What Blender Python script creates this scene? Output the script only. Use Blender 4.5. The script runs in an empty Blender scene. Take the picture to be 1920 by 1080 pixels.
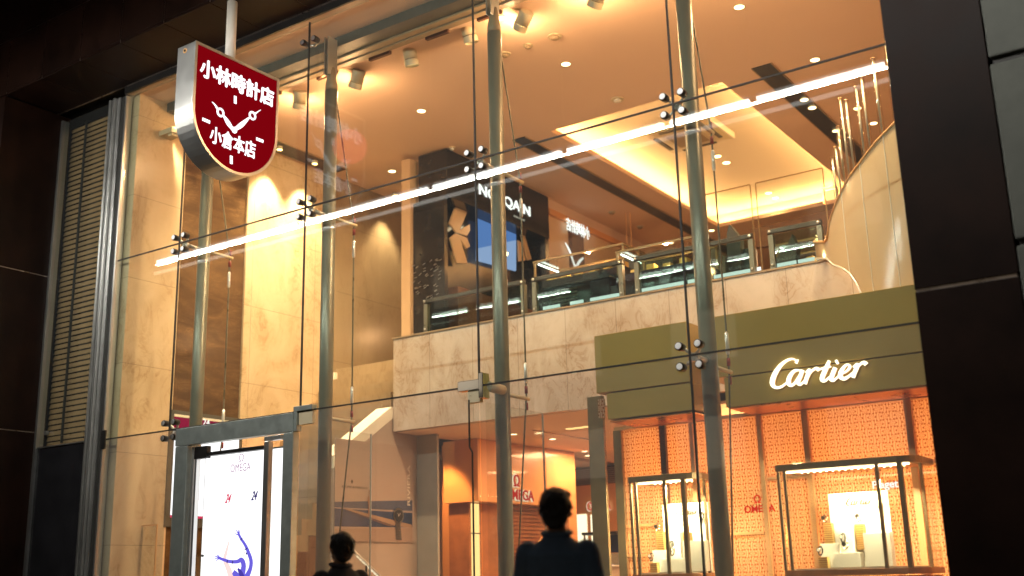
import bpy, bmesh, math, random
from mathutils import Vector, Matrix
random.seed(7)
R = math.radians
sc = bpy.context.scene
COL = sc.collection

# ------------------------------------------------------------ camera
YAW, PIT, ROL, F = R(34.29358902), R(14.71126211), R(-1.45465059), 2077.380504
CP = Vector((0, -8.0, 1.15))
_f = Vector((-math.sin(YAW)*math.cos(PIT), math.cos(YAW)*math.cos(PIT), math.sin(PIT)))
_r = Vector((math.cos(YAW), math.sin(YAW), 0)); _u = _r.cross(_f)
RX = math.cos(ROL)*_r + math.sin(ROL)*_u
UX = -math.sin(ROL)*_r + math.cos(ROL)*_u
cam = bpy.data.cameras.new('camera'); camo = bpy.data.objects.new('camera', cam); COL.objects.link(camo)
camo.matrix_world = Matrix(((RX.x, UX.x, -_f.x, CP.x), (RX.y, UX.y, -_f.y, CP.y), (RX.z, UX.z, -_f.z, CP.z), (0, 0, 0, 1)))
cam.sensor_width = 36; cam.lens = F/1920*36; cam.clip_end = 600; cam.clip_start = .05
sc.camera = camo
cam.dof.use_dof = True; cam.dof.focus_distance = 11.0; cam.dof.aperture_fstop = 1.0
# ------------------------------------------------------------ night sky, exposure
w = bpy.data.worlds.new('World'); sc.world = w; w.use_nodes = True
nt = w.node_tree; bg = nt.nodes['Background']
sky = nt.nodes.new('ShaderNodeTexSky'); sky.sky_type = 'NISHITA'; sky.sun_disc = False
sky.sun_elevation = R(-4); sky.sun_rotation = R(200)
nt.links.new(sky.outputs[0], bg.inputs[0]); bg.inputs[1].default_value = 0.02
sc.view_settings.view_transform = 'Standard'; sc.view_settings.look = 'None'
sc.view_settings.exposure = 0; sc.view_settings.gamma = 1; sc.view_settings.use_curve_mapping = False
cy = sc.cycles
cy.use_denoising = True
cy.max_bounces = 9; cy.diffuse_bounces = 4; cy.glossy_bounces = 4; cy.transparent_max_bounces = 24
cy.sample_clamp_indirect = 4; cy.caustics_reflective = False; cy.caustics_refractive = False

def at(px, py, ax, v):
    "the point where the line of sight through a pixel of the 1920x1080 photo meets the plane axis = v"
    d = (px-960)/F*RX - (py-540)/F*UX + _f
    t = (v - CP[ax])/d[ax]
    return CP + t*d
def pix(p):
    q = Vector(p) - CP; z = q.dot(_f)
    return 960+F*q.dot(RX)/z, 540-F*q.dot(UX)/z
def zy(X, Y, py):
    "height at plan point X, Y that shows on image row py"
    z0, z1 = 1.0, 8.0
    for _ in range(40):
        m = (z0+z1)/2
        if pix((X, Y, m))[1] > py: z0 = m
        else: z1 = m
    return m
# ------------------------------------------------------------ materials
MATS = {}
LG = 3.0   # all lamp powers are scaled together
def nodes(name):
    m = bpy.data.materials.new(name); m.use_nodes = True
    MATS[name] = m
    return m, m.node_tree, m.node_tree.nodes, m.node_tree.links, m.node_tree.nodes['Principled BSDF']
def pbr(name, col, rough=.5, metal=0, vary=.0, scale=6, bump=0, spec=.5, trans=0, coat=0):
    m, t, n, l, b = nodes(name)
    b.inputs['Base Color'].default_value = (*col, 1)
    b.inputs['Roughness'].default_value = rough; b.inputs['Metallic'].default_value = metal
    b.inputs['Specular IOR Level'].default_value = spec; b.inputs['Coat Weight'].default_value = coat
    if vary or bump:
        g = n.new('ShaderNodeNewGeometry'); ns = n.new('ShaderNodeTexNoise'); ns.inputs['Scale'].default_value = scale
        ns.inputs['Detail'].default_value = 6; ns.inputs['Roughness'].default_value = .6
        l.new(g.outputs['Position'], ns.inputs['Vector'])
        if vary:
            mr = n.new('ShaderNodeMapRange'); mr.inputs['From Min'].default_value = .3; mr.inputs['From Max'].default_value = .7
            mr.inputs['To Min'].default_value = 1-vary; mr.inputs['To Max'].default_value = 1+vary
            l.new(ns.outputs['Fac'], mr.inputs['Value'])
            mx = n.new('ShaderNodeVectorMath'); mx.operation = 'SCALE'; mx.inputs[0].default_value = col
            l.new(mr.outputs[0], mx.inputs['Scale']); l.new(mx.outputs[0], b.inputs['Base Color'])
            mr2 = n.new('ShaderNodeMapRange'); mr2.inputs['To Min'].default_value = max(.02, rough-.12); mr2.inputs['To Max'].default_value = min(1, rough+.12)
            l.new(ns.outputs['Fac'], mr2.inputs['Value']); l.new(mr2.outputs[0], b.inputs['Roughness'])
        if bump:
            bp = n.new('ShaderNodeBump'); bp.inputs['Strength'].default_value = bump; bp.inputs['Distance'].default_value = .01
            l.new(ns.outputs['Fac'], bp.inputs['Height']); l.new(bp.outputs[0], b.inputs['Normal'])
    return m
def emit(name, col, s):
    m, t, n, l, b = nodes(name); n.remove(b)
    e = n.new('ShaderNodeEmission'); e.inputs[0].default_value = (*col, 1); e.inputs[1].default_value = s
    l.new(e.outputs[0], n['Material Output'].inputs[0])
    return m
def mathn(n, l, op, a, b=None):
    x = n.new('ShaderNodeMath'); x.operation = op
    for i, v in enumerate((a, b)):
        if v is None: continue
        if isinstance(v, (int, float)): x.inputs[i].default_value = v
        else: l.new(v, x.inputs[i])
    return x.outputs[0]
def glass(name, f0=.05, tint=(.93, .97, .94), rough=0.0, haze=0.0):
    m, t, n, l, b = nodes(name); n.remove(b)
    g = n.new('ShaderNodeNewGeometry'); dp = n.new('ShaderNodeVectorMath'); dp.operation = 'DOT_PRODUCT'
    l.new(g.outputs['Incoming'], dp.inputs[0]); l.new(g.outputs['Normal'], dp.inputs[1])
    c = mathn(n, l, 'ABSOLUTE', dp.outputs['Value'])
    k = mathn(n, l, 'POWER', mathn(n, l, 'SUBTRACT', 1.0, c), 5)
    fac = mathn(n, l, 'ADD', f0, mathn(n, l, 'MULTIPLY', k, 1-f0))
    tr = n.new('ShaderNodeBsdfTransparent'); tr.inputs[0].default_value = (*tint, 1)
    gl = n.new('ShaderNodeBsdfGlossy'); gl.inputs['Roughness'].default_value = rough
    mx = n.new('ShaderNodeMixShader'); l.new(fac, mx.inputs[0]); l.new(tr.outputs[0], mx.inputs[1]); l.new(gl.outputs[0], mx.inputs[2])
    out = mx.outputs[0]
    if haze:
        df = n.new('ShaderNodeBsdfDiffuse'); df.inputs[0].default_value = (.8, .8, .8, 1)
        m2 = n.new('ShaderNodeMixShader'); m2.inputs[0].default_value = haze
        l.new(out, m2.inputs[1]); l.new(df.outputs[0], m2.inputs[2]); out = m2.outputs[0]
    l.new(out, n['Material Output'].inputs[0])
    return m
def marble(name, base, vein, jz=None, jy=None, jx=None, rough=.3, vscale=1.0, vamt=.9, stretch=(1, 1, .35), jcol=.45, ang=0):
    """polished stone: soft cloudy colour, thin drifting veins, and slab joints every j metres"""
    m, t, n, l, b = nodes(name)
    g = n.new('ShaderNodeNewGeometry')
    mp = n.new('ShaderNodeMapping'); mp.inputs['Scale'].default_value = stretch; mp.inputs['Rotation'].default_value = (ang, ang*.6, 0)
    l.new(g.outputs['Position'], mp.inputs[0])
    n1 = n.new('ShaderNodeTexNoise'); n1.inputs['Scale'].default_value = 1.6*vscale; n1.inputs['Detail'].default_value = 8; n1.inputs['Distortion'].default_value = 1.2
    l.new(mp.outputs[0], n1.inputs['Vector'])
    n2 = n.new('ShaderNodeTexNoise'); n2.inputs['Scale'].default_value = 3.1*vscale; n2.inputs['Detail'].default_value = 9; n2.inputs['Roughness'].default_value = .62; n2.inputs['Distortion'].default_value = 2.2
    l.new(mp.outputs[0], n2.inputs['Vector'])
    v = mathn(n, l, 'ABSOLUTE', mathn(n, l, 'SUBTRACT', n2.outputs['Fac'], .5))
    rp = n.new('ShaderNodeValToRGB'); rp.color_ramp.elements[0].position = 0; rp.color_ramp.elements[0].color = (1, 1, 1, 1)
    rp.color_ramp.elements[1].position = .055; rp.color_ramp.elements[1].color = (0, 0, 0, 1)
    l.new(v, rp.inputs[0])
    cl = n.new('ShaderNodeMapRange'); cl.inputs['From Min'].default_value = .35; cl.inputs['From Max'].default_value = .75
    l.new(n1.outputs['Fac'], cl.inputs['Value'])
    f = mathn(n, l, 'MAXIMUM', mathn(n, l, 'MULTIPLY', rp.outputs[0], mathn(n, l, 'MULTIPLY', cl.outputs[0], vamt)), mathn(n, l, 'MULTIPLY', cl.outputs[0], vamt*.45))
    mx = n.new('ShaderNodeMixRGB'); mx.inputs[1].default_value = (*base, 1); mx.inputs[2].default_value = (*vein, 1); l.new(f, mx.inputs[0])
    out = mx.outputs[0]
    sp = n.new('ShaderNodeSeparateXYZ'); l.new(g.outputs['Position'], sp.inputs[0])
    for ax, j in ((2, jz), (1, jy), (0, jx)):
        if not j: continue
        st, off = j
        q = mathn(n, l, 'FRACT', mathn(n, l, 'DIVIDE', mathn(n, l, 'SUBTRACT', sp.outputs[ax], off-20*st), st))
        q = mathn(n, l, 'MULTIPLY', mathn(n, l, 'LESS_THAN', q, .006/st), 1-jcol)
        m3 = n.new('ShaderNodeMixRGB'); m3.blend_type = 'MULTIPLY'; m3.inputs[2].default_value = (jcol*.3, jcol*.25, jcol*.2, 1)
        l.new(q, m3.inputs[0]); l.new(out, m3.inputs[1]); out = m3.outputs[0]
    l.new(out, b.inputs['Base Color']); b.inputs['Roughness'].default_value = rough
    bp = n.new('ShaderNodeBump'); bp.inputs['Strength'].default_value = .04; l.new(n2.outputs['Fac'], bp.inputs['Height']); l.new(bp.outputs[0], b.inputs['Normal'])
    return m
glass('glass', .045, haze=.012); glass('glass_clear', .04, (.97, .98, .96)); glass('rail_glass', .015, (.66, .76, .72))
glass('door_glass', .06, (.9, .93, .92), haze=.045)
glass('acrylic', .12, (1, .95, .88), rough=.03)
marble('marble_cream', (.76, .575, .36), (.40, .24, .10), jz=(1.06, 3.755), jy=(1.2, .85), rough=.28, vamt=1.15, stretch=(1, .9, .6), ang=.35)
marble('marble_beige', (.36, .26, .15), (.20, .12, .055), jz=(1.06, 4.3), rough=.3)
marble('stone_brown', (.085, .045, .02), (.30, .17, .07), jz=(.92, 4.62), jy=(.52, 1.33), rough=.22, vscale=1.6, vamt=.8, stretch=(1, .5, 1.6), ang=.9, jcol=.9)
marble('marble_parapet', (.66, .55, .45), (.34, .20, .10), jx=(.69, -6.75), rough=.25, stretch=(1.2, 1, .62), vamt=1.1, ang=.45)
marble('marble_drum', (.68, .50, .31), (.45, .30, .16), rough=.12, stretch=(1, 1, .3), vamt=.5)
pbr('ceiling_paint', (.80, .585, .43), .75, vary=.02, scale=2)
pbr('cove_paint', (.82, .72, .58), .8)
pbr('plaster_warm', (.72, .52, .34), .6, vary=.03)
pbr('plaster_orange', (.78, .38, .15), .35, vary=.05, scale=2, coat=.4)
pbr('dark_beam', (.09, .085, .07), .5, vary=.15)
pbr('moulding', (.34, .25, .15), .45, vary=.08)
pbr('slot_black', (.035, .036, .034), .35, vary=.2)
pbr('fascia_brown', (.010, .0032, .0014), .5, vary=.5, scale=2.2, bump=.1, spec=.14)
pbr('joint_metal', (.45, .38, .33), .3, 1, vary=.2, scale=9)
pbr('black_metal', (.012, .011, .01), .35, vary=.3)
pbr('gasket', (.02, .018, .015), .6)
pbr('steel', (.62, .62, .6), .34, .95, vary=.04, scale=3)
pbr('bolt_lit_white', (.95, .95, .93), .35, .05); pbr('steel_bright', (.9, .9, .88), .3, .55)  # the bolt heads' lit whiteness is put into the base colour
pbr('rail_metal', (.05, .045, .03), .35, .3, vary=.1); pbr('rail_post', (.17, .155, .105), .3, .3, vary=.1); pbr('louvre_tan', (.38, .22, .10), .6, vary=.1); pbr('stair_plaster', (.44, .34, .27), .5, vary=.06, scale=2); pbr('column_grey', (.36, .33, .28), .4, vary=.1, scale=2); pbr('chrome', (.8, .82, .84), .06, 1)
pbr('steel_door', (.42, .47, .44), .38, .7, vary=.1, scale=12)
pbr('mast_paint', (.23, .225, .175), .34, .3, vary=.08, scale=5)
pbr('stone_grey', (.085, .09, .075), .7, vary=.3, scale=2.2, bump=.2)
pbr('olive_panel', (.48, .31, .065), .42, vary=.06, scale=2, coat=.25)
pbr('olive_dark', (.075, .05, .018), .45)
pbr('gold_trim', (.80, .45, .19), .35, .15)
pbr('copper_soffit', (.72, .30, .10), .3, .5, vary=.05, scale=3)
pbr('wood_warm', (.42, .17, .06), .4, vary=.2, scale=5)
pbr('wood_dark', (.10, .04, .018), .35, vary=.25, scale=7)
pbr('cabinet_metal', (.30, .22, .11), .35, .6, vary=.1)
pbr('white_board', (.86, .80, .66), .5)
pbr('cream_block', (.84, .77, .62), .45, vary=.03)
pbr('gold_leaf', (.72, .48, .14), .35, .35, vary=.12, scale=30)
pbr('watch_metal', (.75, .7, .62), .2, 1)
pbr('watch_dark', (.03, .025, .02), .3)
pbr('ink', (.06, .04, .02), .6)
pbr('display_black', (.014, .014, .016), .16, vary=.3, scale=3)
pbr('facet_beige', (.55, .36, .20), .5, vary=.05)
pbr('facet_dark', (.05, .06, .055), .45, vary=.15)
pbr('facet_teal', (.045, .075, .08), .5, vary=.1)
pbr('carpet', (.30, .22, .15), .9, vary=.2, scale=8)
pbr('floor_stone', (.42, .32, .22), .25, vary=.1)
pbr('pavement', (.13, .125, .12), .75, vary=.25, scale=3, bump=.3)
pbr('asphalt', (.05, .05, .052), .8, vary=.25, scale=20, bump=.3)
pbr('lamp_cream', (.62, .52, .34), .4)
pbr('white_plastic', (.75, .7, .6), .4)
pbr('red_tape', (.22, .02, .012), .45)
pbr('facade_far', (.2, .19, .18), .8, vary=.2)
emit('led_white', (1, .98, .95), 22); emit('led_strip_soft', (1, .97, .92), 2.6)
emit('downlight', (1, .72, .38), 9); emit('spot_lens', (1, .66, .24), 9); emit('spot_dim', (.9, .62, .3), 1.1)
emit('cove_led', (1, .53, .20), 130)
emit('case_led', (1, .76, .42), 16); emit('shelf_led', (.9, 1, .9), 5)
emit('sign_red', (.42, .002, .008), .5); emit('sign_white', (1, .96, 1), 1.7)
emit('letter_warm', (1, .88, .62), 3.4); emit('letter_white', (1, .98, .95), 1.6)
emit('letter_dim', (1, .88, .7), .45)
emit('letter_red', (.75, .02, .01), 1.0); emit('letter_halo', (1, .80, .55), 1.4)
emit('exit_green', (.04, .75, .2), 1.0); emit('screen_blue', (.10, .22, .55), 1.0); emit('screen_pale', (.30, .42, .70), 1.0)
emit('poster_white', (1, 1, 1), 1.5); emit('header_red', (.42, .01, .06), .8); emit('poster_violet', (.16, .13, .75), 1.0)
emit('poster_pink', (1, .72, .68), 1.1); emit('poster_red', (.7, .05, .12), 1.0); emit('poster_navy', (.04, .03, .16), 1.0)
emit('poster_mauve', (.45, .3, .42), 1.0); emit('poster_violet_dark', (.07, .05, .4), 1.0)
emit('amber', (1, .62, .22), 2.0); emit('window_far', (1, .8, .55), .55); emit('niche_white', (1, .86, .55), 2.2)
def steel_arc():
    pass
def screen_mat():
    "patterned translucent cloth behind glass: fine upright ribs with star shaped flowers on a staggered grid"
    m, t, n, l, b = nodes('screen_pattern'); n.remove(b)
    g = n.new('ShaderNodeNewGeometry'); sp = n.new('ShaderNodeSeparateXYZ'); l.new(g.outputs['Position'], sp.inputs[0])
    X = mathn(n, l, 'ADD', sp.outputs[0], mathn(n, l, 'MULTIPLY', sp.outputs[1], 1.0)); Z = sp.outputs[2]
    rib = mathn(n, l, 'GREATER_THAN', mathn(n, l, 'SINE', mathn(n, l, 'MULTIPLY', X, 2*math.pi/.023)), .35)
    cell = .115
    def flower(ox, oz):
        u = mathn(n, l, 'SUBTRACT', mathn(n, l, 'FRACT', mathn(n, l, 'ADD', mathn(n, l, 'DIVIDE', X, cell), ox)), .5)
        v = mathn(n, l, 'SUBTRACT', mathn(n, l, 'FRACT', mathn(n, l, 'ADD', mathn(n, l, 'DIVIDE', Z, cell*1.15), oz)), .5)
        r = mathn(n, l, 'SQRT', mathn(n, l, 'ADD', mathn(n, l, 'MULTIPLY', u, u), mathn(n, l, 'MULTIPLY', v, v)))
        a = mathn(n, l, 'ARCTAN2', v, u)
        pet = mathn(n, l, 'MULTIPLY', mathn(n, l, 'ABSOLUTE', mathn(n, l, 'COSINE', mathn(n, l, 'MULTIPLY', a, 3))), .30)
        d = mathn(n, l, 'ABSOLUTE', mathn(n, l, 'SUBTRACT', r, pet))
        return mathn(n, l, 'LESS_THAN', d, .05), mathn(n, l, 'LESS_THAN', r, .30)
    f1, k1 = flower(0, 0); f2, k2 = flower(.5, .5)
    inside = mathn(n, l, 'MAXIMUM', k1, k2)
    line = mathn(n, l, 'MAXIMUM', mathn(n, l, 'MAXIMUM', f1, f2), mathn(n, l, 'MULTIPLY', mathn(n, l, 'MULTIPLY', rib, .5), mathn(n, l, 'SUBTRACT', 1.0, inside)))
    mx = n.new('ShaderNodeMixRGB'); mx.inputs[1].default_value = (.95, .78, .55, 1); mx.inputs[2].default_value = (.38, .15, .04, 1)
    l.new(line, mx.inputs[0])
    tl = n.new('ShaderNodeBsdfTranslucent'); df = n.new('ShaderNodeBsdfDiffuse'); tr = n.new('ShaderNodeBsdfTransparent')
    l.new(mx.outputs[0], tl.inputs[0]); l.new(mx.outputs[0], df.inputs[0]); l.new(mx.outputs[0], tr.inputs[0])
    a1 = n.new('ShaderNodeMixShader'); a1.inputs[0].default_value = .4; l.new(tl.outputs[0], a1.inputs[1]); l.new(df.outputs[0], a1.inputs[2])
    a2 = n.new('ShaderNodeMixShader'); a2.inputs[0].default_value = .38; l.new(a1.outputs[0], a2.inputs[1]); l.new(tr.outputs[0], a2.inputs[2])
    gl = n.new('ShaderNodeBsdfGlossy'); gl.inputs['Roughness'].default_value = .04
    a3 = n.new('ShaderNodeMixShader'); a3.inputs[0].default_value = .07; l.new(a2.outputs[0], a3.inputs[1]); l.new(gl.outputs[0], a3.inputs[2])
    l.new(a3.outputs[0], n['Material Output'].inputs[0])
screen_mat()
# ------------------------------------------------------------ mesh helpers
class MB:
    def __init__(s): s.v = []; s.f = []
    def add(s, vs, fs):
        k = len(s.v); s.v += [tuple(p) for p in vs]; s.f += [tuple(i+k for i in f) for f in fs]; return s
    def box(s, x0, x1, y0, y1, z0, z1):
        x0, x1 = sorted((x0, x1)); y0, y1 = sorted((y0, y1)); z0, z1 = sorted((z0, z1))
        return s.add([(x, y, z) for z in (z0, z1) for y in (y0, y1) for x in (x0, x1)],
                     [(0, 2, 3, 1), (4, 5, 7, 6), (0, 1, 5, 4), (2, 6, 7, 3), (0, 4, 6, 2), (1, 3, 7, 5)])
    def obox(s, c, ex, ey, ez):
        c, ex, ey, ez = Vector(c), Vector(ex), Vector(ey), Vector(ez)
        vs = [c+i*ex+j*ey+k*ez for k in (-1, 1) for j in (-1, 1) for i in (-1, 1)]
        return s.add(vs, [(0, 2, 3, 1), (4, 5, 7, 6), (0, 1, 5, 4), (2, 6, 7, 3), (0, 4, 6, 2), (1, 3, 7, 5)])
    def tube(s, pts, r, n=10, caps=True):
        pts = [Vector(p) for p in pts]; rs = r if isinstance(r, (list, tuple)) else [r]*len(pts)
        rings = []
        for i, p in enumerate(pts):
            d = (pts[min(i+1, len(pts)-1)] - pts[max(i-1, 0)]).normalized()
            a = Vector((0, 0, 1)) if abs(d.z) < .9 else Vector((0, 1, 0))
            u = d.cross(a).normalized(); v = d.cross(u)
            rings.append([p+rs[i]*(math.cos(2*math.pi*k/n)*u+math.sin(2*math.pi*k/n)*v) for k in range(n)])
        vs = [q for rg in rings for q in rg]; fs = []
        for i in range(len(pts)-1):
            for k in range(n): fs.append((i*n+k, i*n+(k+1) % n, (i+1)*n+(k+1) % n, (i+1)*n+k))
        if caps: fs += [tuple(reversed(range(n))), tuple(range((len(pts)-1)*n, len(pts)*n))]
        return s.add(vs, fs)
    def prism(s, poly, O, U, V, W):
        "polygon (a,b) at O+aU+bV pushed through along W"
        O, U, V, W = map(Vector, (O, U, V, W)); n = len(poly)
        a = [O+p[0]*U+p[1]*V for p in poly]; b = [p+W for p in a]
        return s.add(a+b, [tuple(range(n)), tuple(reversed(range(n, 2*n)))] + [(i, n+i, n+(i+1) % n, (i+1) % n) for i in range(n)])
    def pprism(s, pts, W):
        pts = [Vector(p) for p in pts]; n = len(pts)
        return s.add(pts+[p+Vector(W) for p in pts], [tuple(range(n)), tuple(reversed(range(n, 2*n)))] + [(i, n+i, n+(i+1) % n, (i+1) % n) for i in range(n)])
    def sheet(s, rows, close=False):
        n = len(rows[0]); vs = [q for r in rows for q in r]; fs = []
        for i in range(len(rows)-1):
            for k in range(n-1): fs.append((i*n+k, i*n+k+1, (i+1)*n+k+1, (i+1)*n+k))
        return s.add(vs, fs)
    def ball(s, c, r, n=10, sc_=(1, 1, 1)):
        c = Vector(c); vs = []; fs = []
        for i in range(n+1):
            for k in range(n):
                a, b = math.pi*i/n, 2*math.pi*k/n
                vs.append(c+Vector((r*sc_[0]*math.sin(a)*math.cos(b), r*sc_[1]*math.sin(a)*math.sin(b), r*sc_[2]*math.cos(a))))
        for i in range(n):
            for k in range(n): fs.append((i*n+k, i*n+(k+1) % n, (i+1)*n+(k+1) % n, (i+1)*n+k))
        return s.add(vs, fs)
    def build(s, name, mat, parent=None, bevel=0, smooth=False):
        me = bpy.data.meshes.new(name); me.from_pydata(s.v, [], s.f)
        bm = bmesh.new(); bm.from_mesh(me); bmesh.ops.recalc_face_normals(bm, faces=bm.faces); bm.to_mesh(me); bm.free()
        o = bpy.data.objects.new(name, me); COL.objects.link(o)
        me.materials.append(MATS[mat])
        if smooth:
            for p in me.polygons: p.use_smooth = len(p.vertices) == 4 or smooth == 2
        if bevel:
            b = o.modifiers.new('bevel', 'BEVEL'); b.width = bevel; b.segments = 2; b.limit_method = 'ANGLE'
        if parent is not None:
            o.parent = parent; o.matrix_parent_inverse = Matrix.Translation(-parent.location)
        return o
def thing(name, label, cat, loc=(0, 0, 0), group=None):
    o = bpy.data.objects.new(name, None); COL.objects.link(o); o.location = loc; o.empty_display_size = .1
    return tag(o, label, cat, group)
def tag(o, label=None, cat=None, group=None, kind=None):
    if label: o['label'] = label
    if cat: o['category'] = cat
    if group: o['group'] = group
    if kind: o['kind'] = kind
    return o
def struct(o, label=None): o['kind'] = 'structure'; return tag(o, label)
def box(name, mat, parent, *b, bevel=0): return MB().box(*b).build(name, mat, parent, bevel)
def copy_tree(o, parent=None, loc=None, label=None):
    c = o.copy(); COL.objects.link(c); c.parent = parent
    if loc is not None: c.location = loc
    if label: c['label'] = label
    for ch in [x for x in o.children if x.type != 'LIGHT']: copy_tree(ch, c)
    for ch in [x for x in o.children if x.type == 'LIGHT']: copy_tree(ch, c)
    return c
def light(kind, loc, energy, col, size=.1, aim=None, spot=None, parent=None, sizey=None, blend=.5, name='lamp_light'):
    d = bpy.data.lights.new(name, kind); d.energy = energy*LG; d.color = col
    o = bpy.data.objects.new(name, d); COL.objects.link(o); o.location = loc
    if kind == 'AREA':
        d.size = size
        if sizey: d.shape = 'RECTANGLE'; d.size_y = sizey
    else: d.shadow_soft_size = size
    if kind == 'SPOT': d.spot_size = R(spot); d.spot_blend = blend
    if aim is not None:
        o.rotation_euler = (Vector(aim)-Vector(loc)).to_track_quat('-Z', 'Y').to_euler()
    if parent is not None:
        o.parent = parent; o.matrix_parent_inverse = Matrix.Translation(-parent.location)
    return o
def text(name, s, mat, O, U, V, h, parent, depth=.006, bold=0.0, width=None, align='LEFT', fat=0, shear=0):
    "real letters: baseline origin O, reading direction U, up V, cap height h"
    cu = bpy.data.curves.new(name, 'FONT'); cu.body = s; cu.size = 1; cu.extrude = .5*depth/h*.7; cu.offset = bold
    cu.align_x = 'LEFT'
    tmp = bpy.data.objects.new(name, cu); COL.objects.link(tmp)
    dg = bpy.context.evaluated_depsgraph_get(); dg.update()
    me = bpy.data.meshes.new_from_object(tmp.evaluated_get(dg))
    bpy.data.objects.remove(tmp); 
    U, V, O = Vector(U).normalized(), Vector(V).normalized(), Vector(O); W = U.cross(V)
    xs = [v.co.x for v in me.vertices]; ys = [v.co.y for v in me.vertices]
    x0, x1, y0, y1 = min(xs), max(xs), min(ys), max(ys)
    k = h/(y1-y0); kx = k if width is None else width/(x1-x0)
    if align == 'CENTER': O = O - U*kx*(x1-x0)/2
    for v in me.vertices:
        p = O + U*((v.co.x-x0)*kx) + V*((v.co.y-y0)*k) + W*(v.co.z*k)
        v.co = p
    if fat or shear:
        vs = [v.co.copy() for v in me.vertices]; fs = [tuple(p.vertices) for p in me.polygons]
        if shear: vs = [v+U*(shear*(v-O).dot(V)) for v in vs]
        nv, nf = [], []
        sh = [(0, 0)] if not fat else [(0, 0), (fat, 0), (-fat, 0), (0, fat), (0, -fat), (fat*.7, fat*.7), (-fat*.7, -fat*.7)]
        for i, (a, b) in enumerate(sh):
            k0 = len(nv); nv += [v+U*a+V*b+W*(.0007*i) for v in vs]; nf += [tuple(q+k0 for q in f) for f in fs]
        me = bpy.data.meshes.new(name); me.from_pydata(nv, [], nf)
    me.materials.clear(); me.materials.append(MATS[mat]); me.name = name
    o = bpy.data.objects.new(name, me); COL.objects.link(o)
    if parent is not None:
        o.parent = parent; o.matrix_parent_inverse = Matrix.Translation(-parent.location)
    return o
def smooth_line(pts, k=5):
    P = [Vector(p) for p in pts]; out = []
    for i in range(len(P)-1):
        a, b, c, d = P[max(i-1, 0)], P[i], P[i+1], P[min(i+2, len(P)-1)]
        for j in range(k):
            t = j/k
            out.append(.5*((2*b)+(c-a)*t+(2*a-5*b+4*c-d)*t*t+(3*b-a-3*c+d)*t**3))
    out.append(P[-1]); return out
def ribbon(mb, pts, ws, O, U, V, W, k=5, lift=0):
    "flat stroke with changing width in the plane O,U,V, as thick as W"
    L = smooth_line([(p[0], p[1], ww) for p, ww in zip(pts, ws)], k)
    O, U, V, W = map(Vector, (O, U, V, W)); l_, r_ = [], []
    for i, p in enumerate(L):
        a, b = L[max(i-1, 0)], L[min(i+1, len(L)-1)]
        d = Vector((b.x-a.x, b.y-a.y)); d = d.normalized() if d.length > 1e-9 else Vector((1, 0))
        nn = Vector((-d.y, d.x))*p.z/2; q = O+W*(lift+.0015*i)
        l_.append(q+U*(p.x+nn.x)+V*(p.y+nn.y)); r_.append(q+U*(p.x-nn.x)+V*(p.y-nn.y))
    n = len(L); vs = l_+r_+[v-W for v in l_]+[v-W for v in r_]; fs = []
    for i in range(n-1):
        fs += [(i, i+1, n+i+1, n+i), (2*n+i, 3*n+i, 3*n+i+1, 2*n+i+1), (i, 2*n+i, 2*n+i+1, i+1), (n+i, n+i+1, 3*n+i+1, 3*n+i)]
    fs += [(0, n, 3*n, 2*n), (n-1, 3*n-1, 4*n-1, 2*n-1)]
    mb.add(vs, fs)

XL, ZC, GX = -11.15, 7.15, [-11.26, -10.12, -8.09, -5.84, -3.75, -1.70]
H2, H1, HT = 2.845, 5.02, 7.2
X, Y, Z = Vector((1, 0, 0)), Vector((0, 1, 0)), Vector((0, 0, 1))
WARM, WARM2, NEUT = (1, .56, .25), (1, .74, .46), (1, .9, .78)
# ------------------------------------------------------------ ground
struct(box('pavement', 'pavement', None, -40, 30, -5.5, 0, -.3, 0))
struct(box('road', 'asphalt', None, -90, 90, -60, -5.5, -.4, -.13))
struct(box('shop_floor', 'floor_stone', None, -12.6, -.6, .0, 16, -.3, .01))
# ------------------------------------------------------------ canopy: soffit panels and fascia
PX = [-12.624+.773*i for i in range(0, 17)]
t = thing('canopy', 'dark brown panelled canopy above the glass front', 'canopy', (-7, -.4, 7.3))
for i in range(len(PX)-1):
    box('soffit_panel', 'fascia_brown', t, PX[i]+.004, PX[i+1]-.004, -.846, -.075, 7.29, 7.32, bevel=.002)
for i in range(len(PX)-1):
    box('fascia_panel', 'fascia_brown', t, PX[i]+.004, PX[i+1]-.004, -.85, -.82, 7.323, 8.07, bevel=.002)
for i in range(3): box('fascia_panel', 'fascia_brown', t, -12.624-.773*(i+1)+.004, -12.624-.773*i-.004, -.85, -.82, 7.297, 8.07, bevel=.002)
m = MB()
for x in PX: m.box(x-.0035, x+.0035, -.83, -.09, 7.296, 7.3); m.box(x-.0035, x+.0035, -.846, -.84, 7.30, 8.06)
m.box(-15, -.4, -.09, -.072, 7.284, 7.3)
m.build('joint_strip', 'joint_metal', t)
box('canopy_core', 'black_metal', t, -15, -.3, -.815, .35, 7.325, 8.05)
box('upper_fascia', 'fascia_brown', t, -15, 4, -.83, .3, 8.075, 10.5)
box('upper_strip', 'joint_metal', t, -15, 4, -.84, -.831, 8.075, 8.085)
# left pier + return wall, with joint strips
t = thing('brown_pier', 'dark brown clad pier at the left end of the shop front', 'pier', (-13.5, 0, 0))
zz = [0, 1.05, 3.05, 5.05, 7.285]
for a, b in zip(zz[:-1], zz[1:]):
    box('cladding_panel', 'fascia_brown', t, -15, -12.632, -.85, .1, a+.005, b-.005, bevel=.003)
box('joint_strip', 'joint_metal', t, -14.99, -12.636, -.84, .09, .1, 7.28)
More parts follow.
